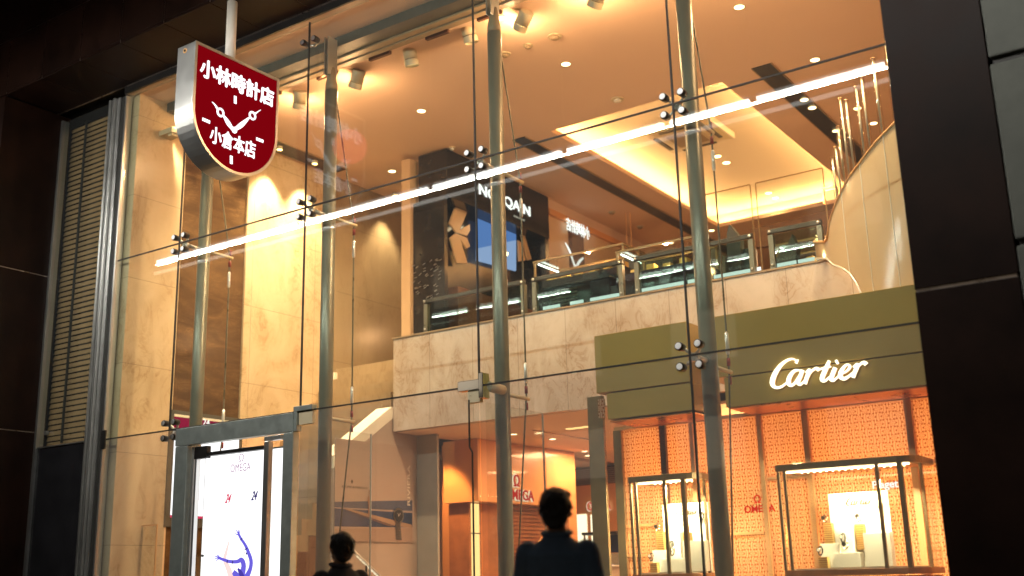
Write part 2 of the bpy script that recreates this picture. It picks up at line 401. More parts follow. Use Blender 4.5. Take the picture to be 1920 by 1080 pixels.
# right pier
t = thing('brown_pier', 'tall dark brown clad pier right of the glass front', 'pier', (-1.45, 0, 0))
for a, b in ((0, .95), (.965, 2.862), (2.885, 7.28)):
    box('cladding_panel', 'fascia_brown', t, -1.752, -1.128, -.85, .4, a, b, bevel=.004)
box('joint_strip', 'joint_metal', t, -1.745, -1.14, -.842, .3, .9, 7.2)
t = thing('stone_pier', 'grey green stone block pier at the right edge', 'pier', (0, 0, 0))
for a, b in ((0, .9), (.93, 1.9), (1.93, 3.05), (3.09, 4.26), (4.31, 5.5), (5.55, 6.8)):
    box('stone_block', 'stone_grey', t, -1.118, 1.6, -.87, .4, a, b, bevel=.01)
box('mortar_core', 'gasket', t, -1.1, 1.55, -.84, .35, 0, 6.9)
# ------------------------------------------------------------ louvred window at the left
t = thing('louvre_window', 'narrow window with tan louvre slats left of the steel post', 'window', (-12.05, 0, 0))
box('glass', 'glass', t, -12.56, -11.60, -.02, -.01, 2.87, 7.18)
for i in range(62):
    z = 2.92+i*.069
    MB().obox((-12.05, .10, z), (.44, 0, 0), (0, .018, .014), (0, -.001, .0015)).build('slat', 'plaster_warm', t) if False else None
m = MB()
for i in range(62):
    z = 2.91+i*.069
    m.obox((-12.12, .15, z), (.54, 0, 0), (0, .008, .027), (0, -.002, .001))
m.build('louvre_slats', 'louvre_tan', t)
m = MB(); m.box(-12.28, -12.25, .08, .10, 2.9, 7.15); m.box(-12.02, -12.0, .18, .20, 2.9, 7.15); m.build('blind_ladder', 'black_metal', t)
box('back_panel', 'black_metal', t, -12.6, -11.55, .45, .47, 2.87, 7.18)
m = MB(); m.box(-12.625, -12.585, -.05, .05, 0, 7.2); m.build('side_frame', 'steel', t)
box('lower_panel', 'display_black', t, -12.58, -11.57, -.02, .05, 0, 2.855, bevel=.004)
box('sill', 'steel', t, -12.58, -11.57, -.035, -.02, 2.845, 2.86)
m = MB(); m.tube([(-12.38, -.03, 3.02), (-12.38, -.07, 3.02)], .025); m.build('bracket', 'steel', t)
# steel corner post
t = thing('steel_post', 'ribbed brushed steel post left of the glass front', 'post', (-11.45, 0, 0))
m = MB(); m.box(-11.575, -11.545, -.07, .03, 0, 7.2); m.box(-11.535, -11.49, -.045, .03, 0, 7.2); m.box(-11.48, -11.45, -.075, .03, 0, 7.2); m.box(-11.44, -11.375, -.04, .03, 0, 7.2)
m.build('ribs', 'steel', t, .003)
box('gasket', 'gasket', t, -11.37, -11.30, -.02, .04, 0, 7.2)
box('inner_frame', 'steel', t, -11.295, -11.268, -.03, .06, 0, 7.2, bevel=.002)
m = MB(); m.box(-11.285, -11.21, -.05, -.03, H2-.12, H2+.1); m.build('clamp_plate', 'black_metal', t)
# head channel above the glass
t = thing('head_channel', 'brown metal channel along the top of the glass front', 'channel', (-6, 0, 7.25))
m = MB(); m.box(-11.26, -1.76, -.07, -.045, 7.2, 7.284); m.build('outer_trim', 'black_metal', t)
m = MB(); m.box(-11.26, -1.76, -.043, .055, 7.205, 7.26); m.build('channel_body', 'moulding', t, .003)
# ------------------------------------------------------------ glass panes
GLW = thing('glazed_wall', 'large frameless glass front in three rows of panes', 'glass wall', (-6.5, 0, 0))
def pane(x0, x1, z0, z1, label, mat='glass', grp='glass panes of the shop front', y=0):
    g = .008
    o = MB().box(x0+g, x1-g, y-.006, y+.006, z0+g, z1-g).build('glass_pane', mat, GLW)
    tag(o, label)
    return o
nm = ['at the left end beside the steel post', 'second from the left, behind the hanging clock sign', 'third from the left', 'fourth from the left', 'at the right end beside the brown pier']
for i in range(5):
    pane(GX[i], GX[i+1], H1, HT, 'upper row glass pane '+nm[i])
    pane(GX[i], GX[i+1], H2, H1, 'middle row glass pane '+nm[i].replace('behind the hanging clock sign', 'above the lit advert door'))
pane(GX[0], GX[1], .05, H2, 'bottom row glass pane beside the steel post', 'door_glass')
pane(GX[2], GX[3], .05, H2, 'bottom row glass pane in front of the stair poster', 'door_glass')
pane(GX[3], GX[4], .05, H2, 'bottom row glass pane in front of the watch counter', 'door_glass')
pane(GX[4], GX[5], .05, H2, 'bottom row glass pane in front of the big jewellery vitrine', 'door_glass')
m = MB()
for x in GX[1:5]:
    m.box(x-.008, x+.008, -.008, .008, H2, HT)
m.box(GX[4]-.008, GX[4]+.008, -.008, .008, .05, H2)
for z in (H1, H2): m.box(GX[0], GX[5], -.0085, .0085, z-.007, z+.007)
m.build('silicone_joint', 'gasket', GLW)
# ------------------------------------------------------------ spider fittings, masts, tie rods
def spider(x, z, label, dark=False, top=False):
    t = thing('spider_fitting', label, 'glass fitting', (x, 0, z), 'four armed fittings that hold the glass')
    d = .084
    offs = [(-d, d), (d, d), (-d, -d), (d, -d)] if not top else [(-d, .02), (d, .02)]
    for a, b in offs:
        m = MB(); m.tube([(x+a, -.030, z+b), (x+a, -.022, z+b), (x+a, -.0, z+b), (x+a, .05, z+b)], [.030, .036, .036, .032], 16); m.build('bolt_rim', 'black_metal', t, smooth=True)
        m = MB(); m.tube([(x+a, -.0305, z+b), (x+a, -.034, z+b)], [.028, .025], 16); c = m.build('bolt_cap', 'bolt_lit_white' if not dark else 'steel', t)
        m = MB(); m.tube([(x+a, .05, z+b), (x+a*.5, .075, z+b*.5), (x, .085, z)], [.011, .014, .02], 8); m.build('arm', 'steel', t, smooth=True)
    if not top:
        m = MB(); m.tube([(x, .07, z), (x, .13, z)], [.034, .03], 14); m.tube([(x, .13, z), (x, .36, z)], .024, 12); m.build('hub', 'steel', t, smooth=True)
    return t
MX = GX[1:5]
names = ['behind the clock sign', 'left of centre', 'in the middle', 'right, by the glowing cove']
for x, nmn in zip(MX, ['left above the lit advert door', 'second from the left on the upper joint', 'third from the left by the black kiosk', 'right one in front of the ceiling cassette']):
    spider(x, H1, 'spider fitting with four bolt heads coloured lit white, '+nmn)
spider(GX[1], H2, 'dark spider fitting at the top left corner of the lit advert door', True)
spider(GX[4], H2, 'spider fitting over the gap between the two olive signs')
spider(GX[2], 6.95, 'small two bolt fitting below the top channel', True, True)
MY, RY = .36, .76
for i, x in enumerate(MX):
    lab = ['behind the lit advert door, leftmost', 'second from left, in front of the beige stone wall', 'crossing the black watch kiosk', 'rightmost, between the two olive signs'][i]
    t = thing('mast', 'grey green steel mast '+lab, 'mast', (x, MY, 0), 'steel masts behind the glass')
    m = MB(); m.tube([(x, MY, .02), (x, MY, 6.5)], .072, 24); m.build('pole', 'mast_paint', t, smooth=True)
    m = MB(); m.tube([(x, MY, 6.5), (x, MY, 6.56), (x, MY, 6.78)], [.072, .07, .034], 20); m.build('cone', 'moulding', t, smooth=True)
    for dx in (-.03, .02): m = MB(); m.box(x+dx-.006, x+dx+.006, MY-.09, MY+.06, 6.68, 7.14); m.build('top_plate', 'steel', t, .002)
    m = MB(); m.tube([(x, MY, 4.86), (x, MY, 4.885)], .0735, 24); m.build('collar', 'steel', t, smooth=True)
    for z in (H1, H2-.03):
        m = MB(); m.tube([(x, MY+.07, z), (x, RY+.04, z)], .019, 10); m.build('strut', 'lamp_cream', t, smooth=True)
    t2 = thing('tie_rod', 'tie rod bowed behind the mast '+lab, 'tie rod', (x, RY, 0), 'tie rods behind the masts')
    pts = [(x, MY+.09, 6.4), (x, RY, H1), (x, RY, H2), (x, MY+.06, .3)]
    m = MB(); m.tube(pts, .0085, 8); m.build('rod', 'rail_post', t2, smooth=True)
    for z in (H1-.28, H2+.22 if i != 1 else H2+.25):
        m = MB(); m.tube([(x, RY, z-.10), (x, RY, z-.085), (x, RY, z+.085), (x, RY, z+.1)], [.009, .017, .017, .009], 10); m.build('turnbuckle', 'steel_bright', t2, smooth=True)
    for z in (H1-.08, H1+.06, H2-.1, H2+.06):
        m = MB(); m.tube([(x, RY, z-.04), (x, RY, z+.03)], .016, 10); m.build('wrap', 'red_tape', t2, smooth=True)
# corner patch fittings of the doors
t = thing('patch_fitting', 'chrome patch fitting at the top corner of the glass doors', 'glass fitting', (GX[3], 0, H2))
m = MB(); m.box(GX[3]-.22, GX[3]+.02, -.035, .035, H2-.035, H2+.055); m.build('rail_clamp', 'chrome', t, .004)
m = MB(); m.box(GX[3]+.022, GX[3]+.07, -.045, .06, H2-.12, H2+.11); m.build('end_plate', 'chrome', t, .004)
m = MB(); m.box(GX[3]-.12, GX[3]+.02, -.02, .03, H2-.15, H2-.037); m.tube([(GX[3]-.09, -.024, H2-.08), (GX[3]-.09, -.018, H2-.08)], .012); m.build('pivot_block', 'lamp_cream', t, .003)
m = MB(); m.tube([(GX[3]+.05, .06, H2+.0), (GX[3]+.05, .30, H2-.01)], [.05, .045], 16); m.build('pin', 'lamp_cream', t, smooth=True)
t = thing('patch_fitting', 'grey angled patch fitting at the top right corner of the steel door frame', 'glass fitting', (GX[2], 0, H2))
m = MB(); m.box(GX[2]-.06, GX[2]+.2, -.04, .03, H2-.0, H2+.05); m.box(GX[2]-.06, GX[2]-.01, -.04, .03, H2-.2, H2-.002); m.build('angle_bar', 'steel_door', t, .003)
m = MB(); m.box(GX[2]+.0, GX[2]+.19, -.02, .02, H2-.14, H2-.01); m.build('pivot_block', 'lamp_cream', t, .003)
# open glass door leaves
for x, lab in ((GX[2]+.06, 'open glass door leaf with a bright edge in front of the stair poster'), (GX[3]+.02, 'open glass door leaf in front of the watch counter')):
    t = thing('glass_door', lab, 'door', (x, 0, 0), 'open frameless glass doors')
    m = MB(); m.box(x-.006, x+.006, .07, 1.0, .03, 2.70); m.build('leaf', 'glass_clear', t)
    m = MB(); m.box(x-.009, x+.009, 1.001, 1.006, .03, 2.70); m.build('leaf_edge', 'steel_bright' if x < -7 else 'steel', t)  # left leaf: light on the glass edge put in as brighter steel
m = MB(); xx = GX[3]-.105
m.tube([(xx, -.02, H2-.12), (xx, -.02, 2.3), (xx+.03, -.02, 2.25), (xx+.03, -.02, .05)], .009, 6)
tag(m.build('door_seal', 'gasket'), 'dark rubber seal hanging down from the chrome patch fitting', 'door seal')
# ------------------------------------------------------------ steel door with lit advert
TDOOR = t = thing('steel_door_frame', 'grey green steel door frame around the lit advert', 'door frame', (-9.1, 0, 0))
x0, x1 = -9.95, GX[2]-.05
m = MB(); m.box(x0, x1, -.05, .04, H2-.2, H2-.01); m.build('head', 'steel_door', t, .004)
m = MB(); m.box(x0, x0+.2, -.045, .04, 0, H2-.205); m.build('jamb', 'steel_door', t, .004)
m = MB(); m.box(x1-.14, x1, -.045, .04, 0, H2-.205); m.build('jamb', 'steel_door', t, .004)
m = MB(); m.box(x0+.22, x0+.26, .0, .05, 0, H2-.22); m.box(x0+.28, x0+.31, .0, .05, 0, H2-.22); m.build('track', 'steel', t, .002)
m = MB(); m.box(x1-.40, x1-.33, -.06, .0, 0, H2-.27); m.box(x1-.40, x1-.16, -.06, -.0, H2-.265, H2-.22); m.build('sliding_stile', 'steel', t, .003)
m = MB(); m.box(x0+.3, x0+.5, -.03, .03, H2-.36, H2-.23); m.box(x0+.5, x1-.4, -.02, .02, H2-.34, H2-.30); m.build('closer', 'black_metal', t, .003)
t = thing('lit_advert', 'white backlit watch advert with a dancer in a violet costume', 'lightbox', (-9.0, .3, 0))
AY = .16
ax0, ax1 = at(384, 900, 1, AY).x, at(536, 900, 1, AY).x
box('cabinet', 'steel_door', t, ax0-.02, ax1+.02, AY+.01, AY+.14, .2, H2-.3)
box('light_panel', 'poster_white', t, ax0, ax1, AY, AY+.008, .25, H2-.32)
def pp(x, y): return at(x, y, 1, AY-.004)
def flat(parent, name, mat, px, yoff=0.0, Yp=None, ax=1, v=None, th=.003):
    v = (AY-.004-yoff) if v is None else v-yoff*(1 if ax == 1 else -1)
    W = Vector((0, th, 0)) if ax == 1 else Vector((-th, 0, 0))
    return MB().pprism([at(a, b, ax, v) for a, b in px], W).build(name, mat, parent)
text('brand_text', 'OMEGA', 'poster_mauve', pp(432, 886), X, Z, .085, t, .002, width=.31)
text('brand_mark', 'Ω', 'poster_mauve', pp(448, 866), X, Z, .085, t, .002)
text('year_mark', '24', 'poster_red', pp(422, 943), X, Z, .09, t, .002, fat=.003, shear=.35, width=.07)
text('year_mark', '24', 'poster_navy', pp(471, 938), X, Z, .09, t, .002, fat=.003, shear=.35, width=.07)
def stroke(parent, name, mat, pts, ws, k=4, ax=1, v=None, th=.003, lift=0):
    "stroke given in photo pixels on a flat print, widths in metres"
    v = AY-.004 if v is None else v
    P = [at(a, b, ax, v) for a, b in pts]
    if ax == 1: q = [(p.x, p.z) for p in P]; O, U, W = (0, v, 0), X, (0, -th, 0)
    else: q = [(p.y, p.z) for p in P]; O, U, W = (v, 0, 0), Y, (th, 0, 0)
    m = MB(); ribbon(m, q, ws, O, U, Z, W, k, lift); return m.build(name, mat, parent)
# the dancer: pink leg, raised arm, outstretched arm with fingers, torso
stroke(t, 'dancer_leg', 'poster_pink', [(430, 1012), (424, 1035), (421, 1050), (428, 1066), (434, 1085)], [.01, .04, .05, .07, .08])
stroke(t, 'dancer_arm', 'poster_violet', [(447, 1000), (452, 1010), (460, 1022), (466, 1036), (471, 1052), (469, 1068), (461, 1085)], [.03, .03, .035, .045, .05, .055, .075], lift=1)
stroke(t, 'dancer_arm', 'poster_violet', [(409, 1045), (418, 1049), (432, 1053), (445, 1053), (453, 1050), (457, 1062), (452, 1085)], [.03, .03, .035, .04, .055, .07, .09], lift=1)
for a, b in (((447, 1000), (443, 993)), ((448, 1000), (447, 992)), ((449, 1001), (450, 994)), ((446, 1003), (442, 1000))):
    stroke(t, 'finger', 'poster_violet', [a, b], [.012, .006], lift=2)
for a, b in (((409, 1044), (403, 1043)), ((409, 1046), (403, 1048)), ((410, 1048), (406, 1052)), ((411, 1043), (407, 1040))):
    stroke(t, 'finger', 'poster_violet', [a, b], [.012, .006], lift=2)
stroke(t, 'dancer_torso', 'poster_violet_dark', [(447, 1066), (452, 1074), (458, 1088)], [.02, .05, .06], lift=3)
stroke(t, 'dancer_torso', 'poster_violet', [(438, 1072), (444, 1080), (450, 1090)], [.05, .08, .1], lift=2)
for a, b in (((428, 1050), (427, 1056)), ((438, 1051), (437, 1057)), ((456, 1009), (452, 1013)), ((465, 1028), (460, 1031))):
    stroke(t, 'costume_band', 'poster_navy', [a, b], [.01, .01], lift=4)
stroke(t, 'dancer_face', 'poster_pink', [(459, 1034), (457, 1044)], [.02, .012], lift=2)
stroke(t, 'hair_bun', 'poster_navy', [(463, 1036), (463, 1040)], [.015, .015], lift=3)
m = MB(); p = at(380, 1042, 1, -.05); m.ball(p, .014); m.build('knob', 'black_metal', TDOOR)
# ------------------------------------------------------------ side wall (marble, brown stone, marble, beige stone)
def wallseg(y0, y1, mat, label, xoff=0, z1=ZC+.1):
    return tag(MB().box(XL-.25, XL+xoff, y0, y1, 0, z1).build('wall_slab', mat), label, 'wall', 'stone cladding of the side wall')
wallseg(.08, .84, 'marble_cream', 'narrow cream marble wall strip beside the steel post', .0)
wallseg(.842, 1.93, 'stone_brown', 'dark brown veined stone wall strip between two cream ones', -.03)
wallseg(1.932, 3.45, 'marble_cream', 'brightly lit broad cream marble wall strip', .0)
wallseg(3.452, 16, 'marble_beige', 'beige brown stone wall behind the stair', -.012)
# ------------------------------------------------------------ upper hall shell
CX0, CX1, CY0, CY1 = -7.60, -5.0, 4.16, 9.75
t = thing('ceiling', 'pale orange lit hall ceiling with a sunken glowing cove', 'ceiling', (-6, 5, ZC))
struct(t)
m = MB()
yE = .95
m.box(XL, CX0, yE, 16, ZC, ZC+.03); m.box(CX1, -.8, yE, 16, ZC, ZC+.03); m.box(CX0, CX1, yE, CY0, ZC, ZC+.03); m.box(CX0, CX1, CY1, 16, ZC, ZC+.03)
m.build('ceiling_board', 'ceiling_paint', t)
ZR = ZC+.33; E_ = .30
m = MB(); m.box(CX0-E_, CX1+E_, CY0-E_, CY1+E_, ZR, ZR+.03)
m.box(CX0-E_-.03, CX0-E_, CY0-E_, CY1+E_, ZC+.031, ZR); m.box(CX1+E_, CX1+E_+.03, CY0-E_, CY1+E_, ZC+.031, ZR)
m.box(CX0-E_, CX1+E_, CY0-E_-.03, CY0-E_, ZC+.031, ZR); m.box(CX0-E_, CX1+E_, CY1+E_, CY1+E_+.03, ZC+.031, ZR)
m.build('cove_recess', 'cove_paint', t)
m = MB()
m.box(CX0, CX0+.012, CY0, CY1, ZC+.0, ZC+.07); m.box(CX1-.012, CX1, CY0, CY1, ZC, ZC+.07); m.box(CX0+.012, CX1-.012, CY0, CY0+.012, ZC, ZC+.07); m.box(CX0+.012, CX1-.012, CY1-.012, CY1, ZC, ZC+.07)
m.build('cove_lip', 'ceiling_paint', t)
m = MB(); e = .17
m.box(CX0-e-.03, CX0-e, CY0-e, CY1+e, ZC+.05, ZC+.075); m.box(CX1+e, CX1+e+.03, CY0-e, CY1+e, ZC+.05, ZC+.075)
m.box(CX0-e, CX1+e, CY0-e-.03, CY0-e, ZC+.05, ZC+.075); m.box(CX0-e, CX1+e, CY1+e, CY1+e+.03, ZC+.05, ZC+.075)
m.build('cove_light_strip', 'cove_led', t)
# strips near the glass: pale inner soffit, dark beam, stepped moulding
struct(box('inner_soffit', 'ceiling_paint', None, XL, -1.7, .06, .50, 7.24, 7.27))
t = thing('ceiling_beam', 'dark grey beam along the top of the hall behind the glass', 'beam', (-6, .6, 7.15))
box('beam', 'dark_beam', t, XL, -1.7, .50, .70, 7.12, 7.5)
m = MB(); m.box(XL, -1.7, .702, .80, 7.10, 7.5); m.box(XL, -1.7, .802, .88, 7.085, 7.5); m.box(XL, -1.7, .882, .96, 7.13, 7.5); m.build('moulding', 'moulding', t, .004)
# back, right and floor shells
struct(box('back_wall', 'plaster_warm', None, XL, -.8, 13.0, 13.2, 4.1, ZC))
struct(box('right_wall', 'plaster_warm', None, -.8, -.6, .0, 16, 0, ZC))
struct(box('rear_wall', 'plaster_warm', None, XL, -.8, 15.0, 15.2, 0, 4.0))
t = struct(thing('mezzanine_floor', 'upper floor slab behind the marble parapet', 'floor', (-5, 5, 4)))
box('slab', 'carpet', t, -9.43, -.8, 3.09, 16, 3.75, 4.2)
box('slab_side', 'carpet', t, XL, -9.435, 5.6, 16, 3.75, 4.2)
# ------------------------------------------------------------ ceiling fittings
def downlight(px, py, z=ZC, r=.055, mat='downlight', e=34, label='', grp='round ceiling downlights'):
    p = at(px, py, 2, z)
    t = thing('downlight', label, 'downlight', p, grp)
    m = MB(); n = 20
    ring = []
    for rr, dz in ((r*1.28, 0), (r*1.25, -.006), (r*1.03, -.006), (r, .0)):
        ring.append([(p.x+rr*math.cos(2*math.pi*k/n), p.y+rr*math.sin(2*math.pi*k/n), z+dz) for k in range(n+1)])
    m.sheet(ring); m.build('trim_ring', 'lamp_cream', t, smooth=True)
    m = MB(); m.tube([(p.x, p.y, z-.003), (p.x, p.y, z-.001)], r*.98, 20); m.build('lens', mat, t)
    if e: light('SPOT', (p.x, p.y, z-.03), e, WARM, .05, (p.x, p.y, 0), 125, t, blend=.9)
    return t
DL = [(1386, 13, 'in the upper right ceiling near the pier'), (1061, 120, 'in the middle of the front ceiling strip'), (790, 208, 'between the second and third mast'),
      (735, 321, 'at the left rear of the hall, near the beige wall'), (1528, 112, 'above the crystal rods, closest to the glass'), (940, 34, 'just right of the third mast top'), (604, 135, 'half hidden by the second mast top')]
for x, y, l_ in DL: downlight(x, y, label='lit round downlight '+l_)
for x, y, l_ in ((1508, 187, 'upper one in the black slot on the right'), (1523, 202, 'second one in the black slot on the right'), (1568, 245, 'lowest one in the black slot on the right')):
    downlight(x, y, ZC-.02, .05, e=18, label='small lit downlight, '+l_)
for x, y, l_ in ((1608, 203, 'behind the tall crystal rods'), (1638, 231, 'at the top of the curved stair wall'), (1596, 270, 'low, behind the short crystal rods')):
    downlight(x, y, ZC, .05, e=14, label='small lit downlight '+l_)
for x, y, l_ in ((1345, 293, 'nearer one of the front pair'), (1362, 305, 'farther one of the front pair'), (1441, 362, 'nearer one of the rear pair'), (1454, 371, 'farther one of the rear pair')):
    downlight(x, y, ZR, .06, e=22, label='cove downlight, '+l_)
for x, y, l_ in ((1334, 432, 'below the left corner of the cove'), (1144, 468, 'just right of the green exit sign'), (1170, 470, 'second right of the green exit sign'), (1258, 455, 'left of the fourth mast, far back'), (1104, 476, 'below the mirrored letters'), (1126, 487, 'lowest one over the showcases')):
    downlight(x, y, ZC, .05, e=8, label='far downlight '+l_)
def detector(px, py, r, label, kind=0):
    p = at(px, py, 2, ZC); t = thing('smoke_detector', label, 'detector', p, 'round ceiling sensors')
    m = MB(); m.tube([(p.x, p.y, ZC), (p.x, p.y, ZC-.012)], [r, r*.95], 20); m.build('base', 'lamp_cream', t, smooth=True)
    m = MB(); m.tube([(p.x, p.y, ZC-.012), (p.x, p.y, ZC-.035), (p.x, p.y, ZC-.045)], [r*.6, r*.55, r*.3], 16); m.build('dome', 'moulding' if kind == 0 else 'white_plastic', t, smooth=True)
detector(1040, 68, .085, 'round sensor between the big spotlight and the middle downlight')
detector(990, 85, .06, 'small pale sensor below the big spotlight')
detector(947, 101, .07, 'sensor half hidden behind the third mast')
detector(1158, 186, .085, 'white round detector in front of the glowing cove', 1)
detector(848, 277, .05, 'small sensor above the black watch kiosk', 1)
for x, y, l_ in ((1147, 398, 'brown sensor left of the long black slot end'), (1200, 425, 'far brown sensor above the mirrored letters')):
    detector(x, y, .07, l_)
def slot(x0, x1, y0, y1, label):
    t = thing('ceiling_slot', label, 'ceiling track', ((x0+x1)/2, (y0+y1)/2, ZC), 'black slots in the ceiling')
    m = MB(); m.box(x0, x1, y0, y1, ZC-.012, ZC-.004); m.build('tray', 'slot_black', t)
    m = MB(); m.box(x0-.012, x0, y0, y1, ZC-.02, ZC); m.box(x1, x1+.012, y0, y1, ZC-.02, ZC); m.build('edge_trim', 'moulding', t)
slot(-11.08, -10.77, 1.0, 3.5, 'black ceiling slot beside the cream marble wall')
slot(-8.17, -7.97, 4.1, 12.0, 'long black ceiling slot left of the glowing cove')
slot(-4.55, -4.31, 4.03, 11.5, 'black ceiling slot with downlights right of the glowing cove')
for i_, (y_, e_) in enumerate(((.55, 95), (1.4, 55), (2.25, 210), (2.95, 210), (4.75, 90))):
    w_ = thing('wall_washer', 'small recessed wall washer lamp above the side wall, '+['nearest to the glass', 'above the dark stone strip', 'third from the glass', 'fourth from the glass', 'above the beige stone near the kiosk'][i_], 'ceiling lamp', (-10.9, y_, ZC), 'wall washers along the side wall')
    if y_ < 1 : m = MB(); m.tube([(-10.9, 1.0, 7.1), (-10.9, y_, 7.1)], .02, 8); m.build('arm', 'lamp_cream', w_)
    m = MB(); m.tube([(-10.9, y_, ZC-.06), (-10.9, y_, ZC-.014)], .045, 14); m.build('housing', 'lamp_cream', w_, smooth=True)
    m = MB(); m.tube([(-10.9, y_, ZC-.063), (-10.9, y_, ZC-.061)], .038, 14); m.build('lens', 'spot_lens', w_)
    light('SPOT', (-10.9, y_, ZC-.08), e_, WARM2, .03, (-11.0, y_, 0), 74, w_, blend=.7)
# air conditioning cassette in the cove
pc = at(1290, 258, 2, ZR-.12)
t = thing('ceiling_cassette', 'square ceiling air conditioner inside the glowing cove', 'air conditioner', pc)
c_ = .52
m = MB(); m.box(pc.x-c_, pc.x+c_, pc.y-c_, pc.y+c_, ZR-.10, ZR); m.build('housing', 'white_plastic', t, .01)
m = MB(); m.add([(pc.x-c_+.03, pc.y-c_+.03, ZR-.101), (pc.x+c_-.03, pc.y-c_+.03, ZR-.101), (pc.x+c_-.03, pc.y+c_-.03, ZR-.101), (pc.x-c_+.03, pc.y+c_-.03, ZR-.101),
       (pc.x-.3, pc.y-.3, ZR-.14), (pc.x+.3, pc.y-.3, ZR-.14), (pc.x+.3, pc.y+.3, ZR-.14), (pc.x-.3, pc.y+.3, ZR-.14)],
      [(0, 1, 5, 4), (1, 2, 6, 5), (2, 3, 7, 6), (3, 0, 4, 7), (4, 5, 6, 7)]); m.build('grille_plate', 'lamp_cream', t)
m = MB(); m.box(pc.x-.24, pc.x+.24, pc.y-.24, pc.y+.24, ZR-.146, ZR-.141); m.build('intake', 'moulding', t)
for dx, dy in ((0, .4), (0, -.4), (.4, 0), (-.4, 0)):
    m = MB()
    if dx: m.obox((pc.x+dx, pc.y, ZR-.128), (.03, 0, 0), (0, .27, 0), (0, 0, .008))
    else: m.obox((pc.x, pc.y+dy, ZR-.128), (.27, 0, 0), (0, .03, 0), (0, 0, .008))
    m.build('air_flap', 'dark_beam', t)
# track spotlights
def trackspot(px, py, label, aim, mat='spot_lens', e=120, size=.095):
    p = at(px, py, 1, 1.15)
    t = thing('track_spotlight', label, 'spotlight', (p.x-.25, .95, 7.09), 'spotlights on the beam behind the glass')
    m = MB(); m.box(p.x-.46, p.x-.14, .93, .97, 7.085, 7.125); m.build('track_adapter', 'wood_dark', t)
    a = Vector(aim)-p; a.normalize()
    m = MB(); m.tube([(p.x-.2, .95, 7.09), (p.x-.14, .98, p.z+.16), p-a*.09+Vector((0, 0, .03))], .012, 8)
    m.tube([(p.x-.14, .98, p.z+.16), (p.x-.17, 1.0, p.z+.06)], .008, 6); m.build('arm', 'lamp_cream', t, smooth=True)
    m = MB(); m.tube([p-a*.12, p-a*.11, p+a*.02], [size*.8, size*.85, size*.85], 24); m.build('housing', 'lamp_cream', t, smooth=True)
    m = MB(); m.tube([p+a*.022, p+a*.028], size*.8, 24); m.build('gap_ring', 'wood_dark', t, smooth=True)
    m = MB(); m.tube([p+a*.03, p+a*.10], [size*.86, size*.88], 24, caps=False); m.tube([p+a*.10, p+a*.03], [size*.80, size*.78], 24, caps=False); m.build('rim', 'lamp_cream', t, smooth=True)
    m = MB(); m.tube([p+a*.07, p+a*.075], size*.78, 24); m.build('lens', mat, t)
    if e:
        light('SPOT', p+a*.11, e, WARM2, .04, aim, 95, t, blend=.8)
        light('POINT', p+a*.16, 17, (1, .54, .26), .08, parent=t)  # added point lamp that spills light onto the ceiling
    return t
trackspot(562, 188, 'leftmost small spotlight just right of the clock sign', (-11.1, 2.6, 4.2), e=80)
trackspot(669, 150, 'glowing spotlight right of the second mast', (-11.1, 2.3, 3.2), e=80)
trackspot(770, 108, 'unlit spotlight in the middle of the row', (-7.6, 2.2, 3.2), 'spot_dim', 0)
trackspot(880, 64, 'unlit spotlight behind the third glass joint', (-6.5, 2.5, 3.2), 'spot_dim', 0)
trackspot(980, 40, 'large bright spotlight right of the third mast', (-10.6, 3.2, 3.4), e=130)
for i_, (x_, aim_) in enumerate(((1262, (-4.5, 2.4, 3.2)), (1400, (-3.2, 2.6, 4.2)), (1530, (-2.4, 1.6, 4.4)))):  # added out of view to brighten the curved wall and parapet
    trackspot(x_, -52-38*i_, 'added unseen spotlight above the picture edge, '+['first', 'second', 'third'][i_]+' right of the bright cut one', aim_, e=(60, 90, 130)[i_])
trackspot(1120, -4, 'bright spotlight cut by the top edge', (-8.2, 3.0, 3.6), e=90)
# projector like box at the top of the cream marble strip
t = thing('ceiling_sensor_box', 'small cream box at the top of the left marble strip', 'wall box', at(320, 253, 1, .5))
p = at(318, 252, 1, .5); m = MB(); m.obox(p, (.16, 0, 0), (0, .1, 0), (0, 0, .035)); m.build('body', 'lamp_cream', t, .006)
m = MB(); m.obox(p+Vector((.1, -.02, -.05)), (.04, 0, 0), (0, .05, 0), (0, 0, .015)); m.build('lens_hood', 'lamp_cream', t, .004)
# ------------------------------------------------------------ marble parapet
t = thing('parapet', 'veined cream marble parapet of the upper floor', 'parapet', (-6, 3, 3.6))
m = MB(); m.box(-9.43, -1.3, 3.0, 3.08, 3.04, 4.262); m.build('marble_face', 'marble_parapet', t, .003)
m = MB(); m.box(-9.44, -1.3, 2.985, 3.085, 4.264, 4.285); m.build('coping', 'moulding', t, .002)
# ------------------------------------------------------------ stair wall under the parapet with poster
SX = -9.45
def sp(x, y, dx=0): return at(x, y, 0, SX+dx)
t = thing('stair_wall', 'pale wall with a slanting stair edge left of the shop floor', 'wall', (SX, 2.5, 0))
prof = [sp(625, 862), sp(735, 768), Vector((SX, 3.0, sp(740, 764).z)), Vector((SX, 3.4, 3.35)), Vector((SX, 3.55, 3.03)), Vector((SX, 3.55, 0)), Vector((SX, sp(625, 900).y, 0))]
m = MB(); m.pprism(prof, (-.18, 0, 0)); m.build('wall_face', 'stair_plaster', t)
b0, b1, b2, b3 = sp(625, 878, .012), sp(625, 854, .012), sp(733, 763, .012), sp(762, 763, .012)
m = MB(); m.pprism([b0, b1, b2, b3], (-.25, 0, 0)); m.build('stair_edge', 'white_board', t)
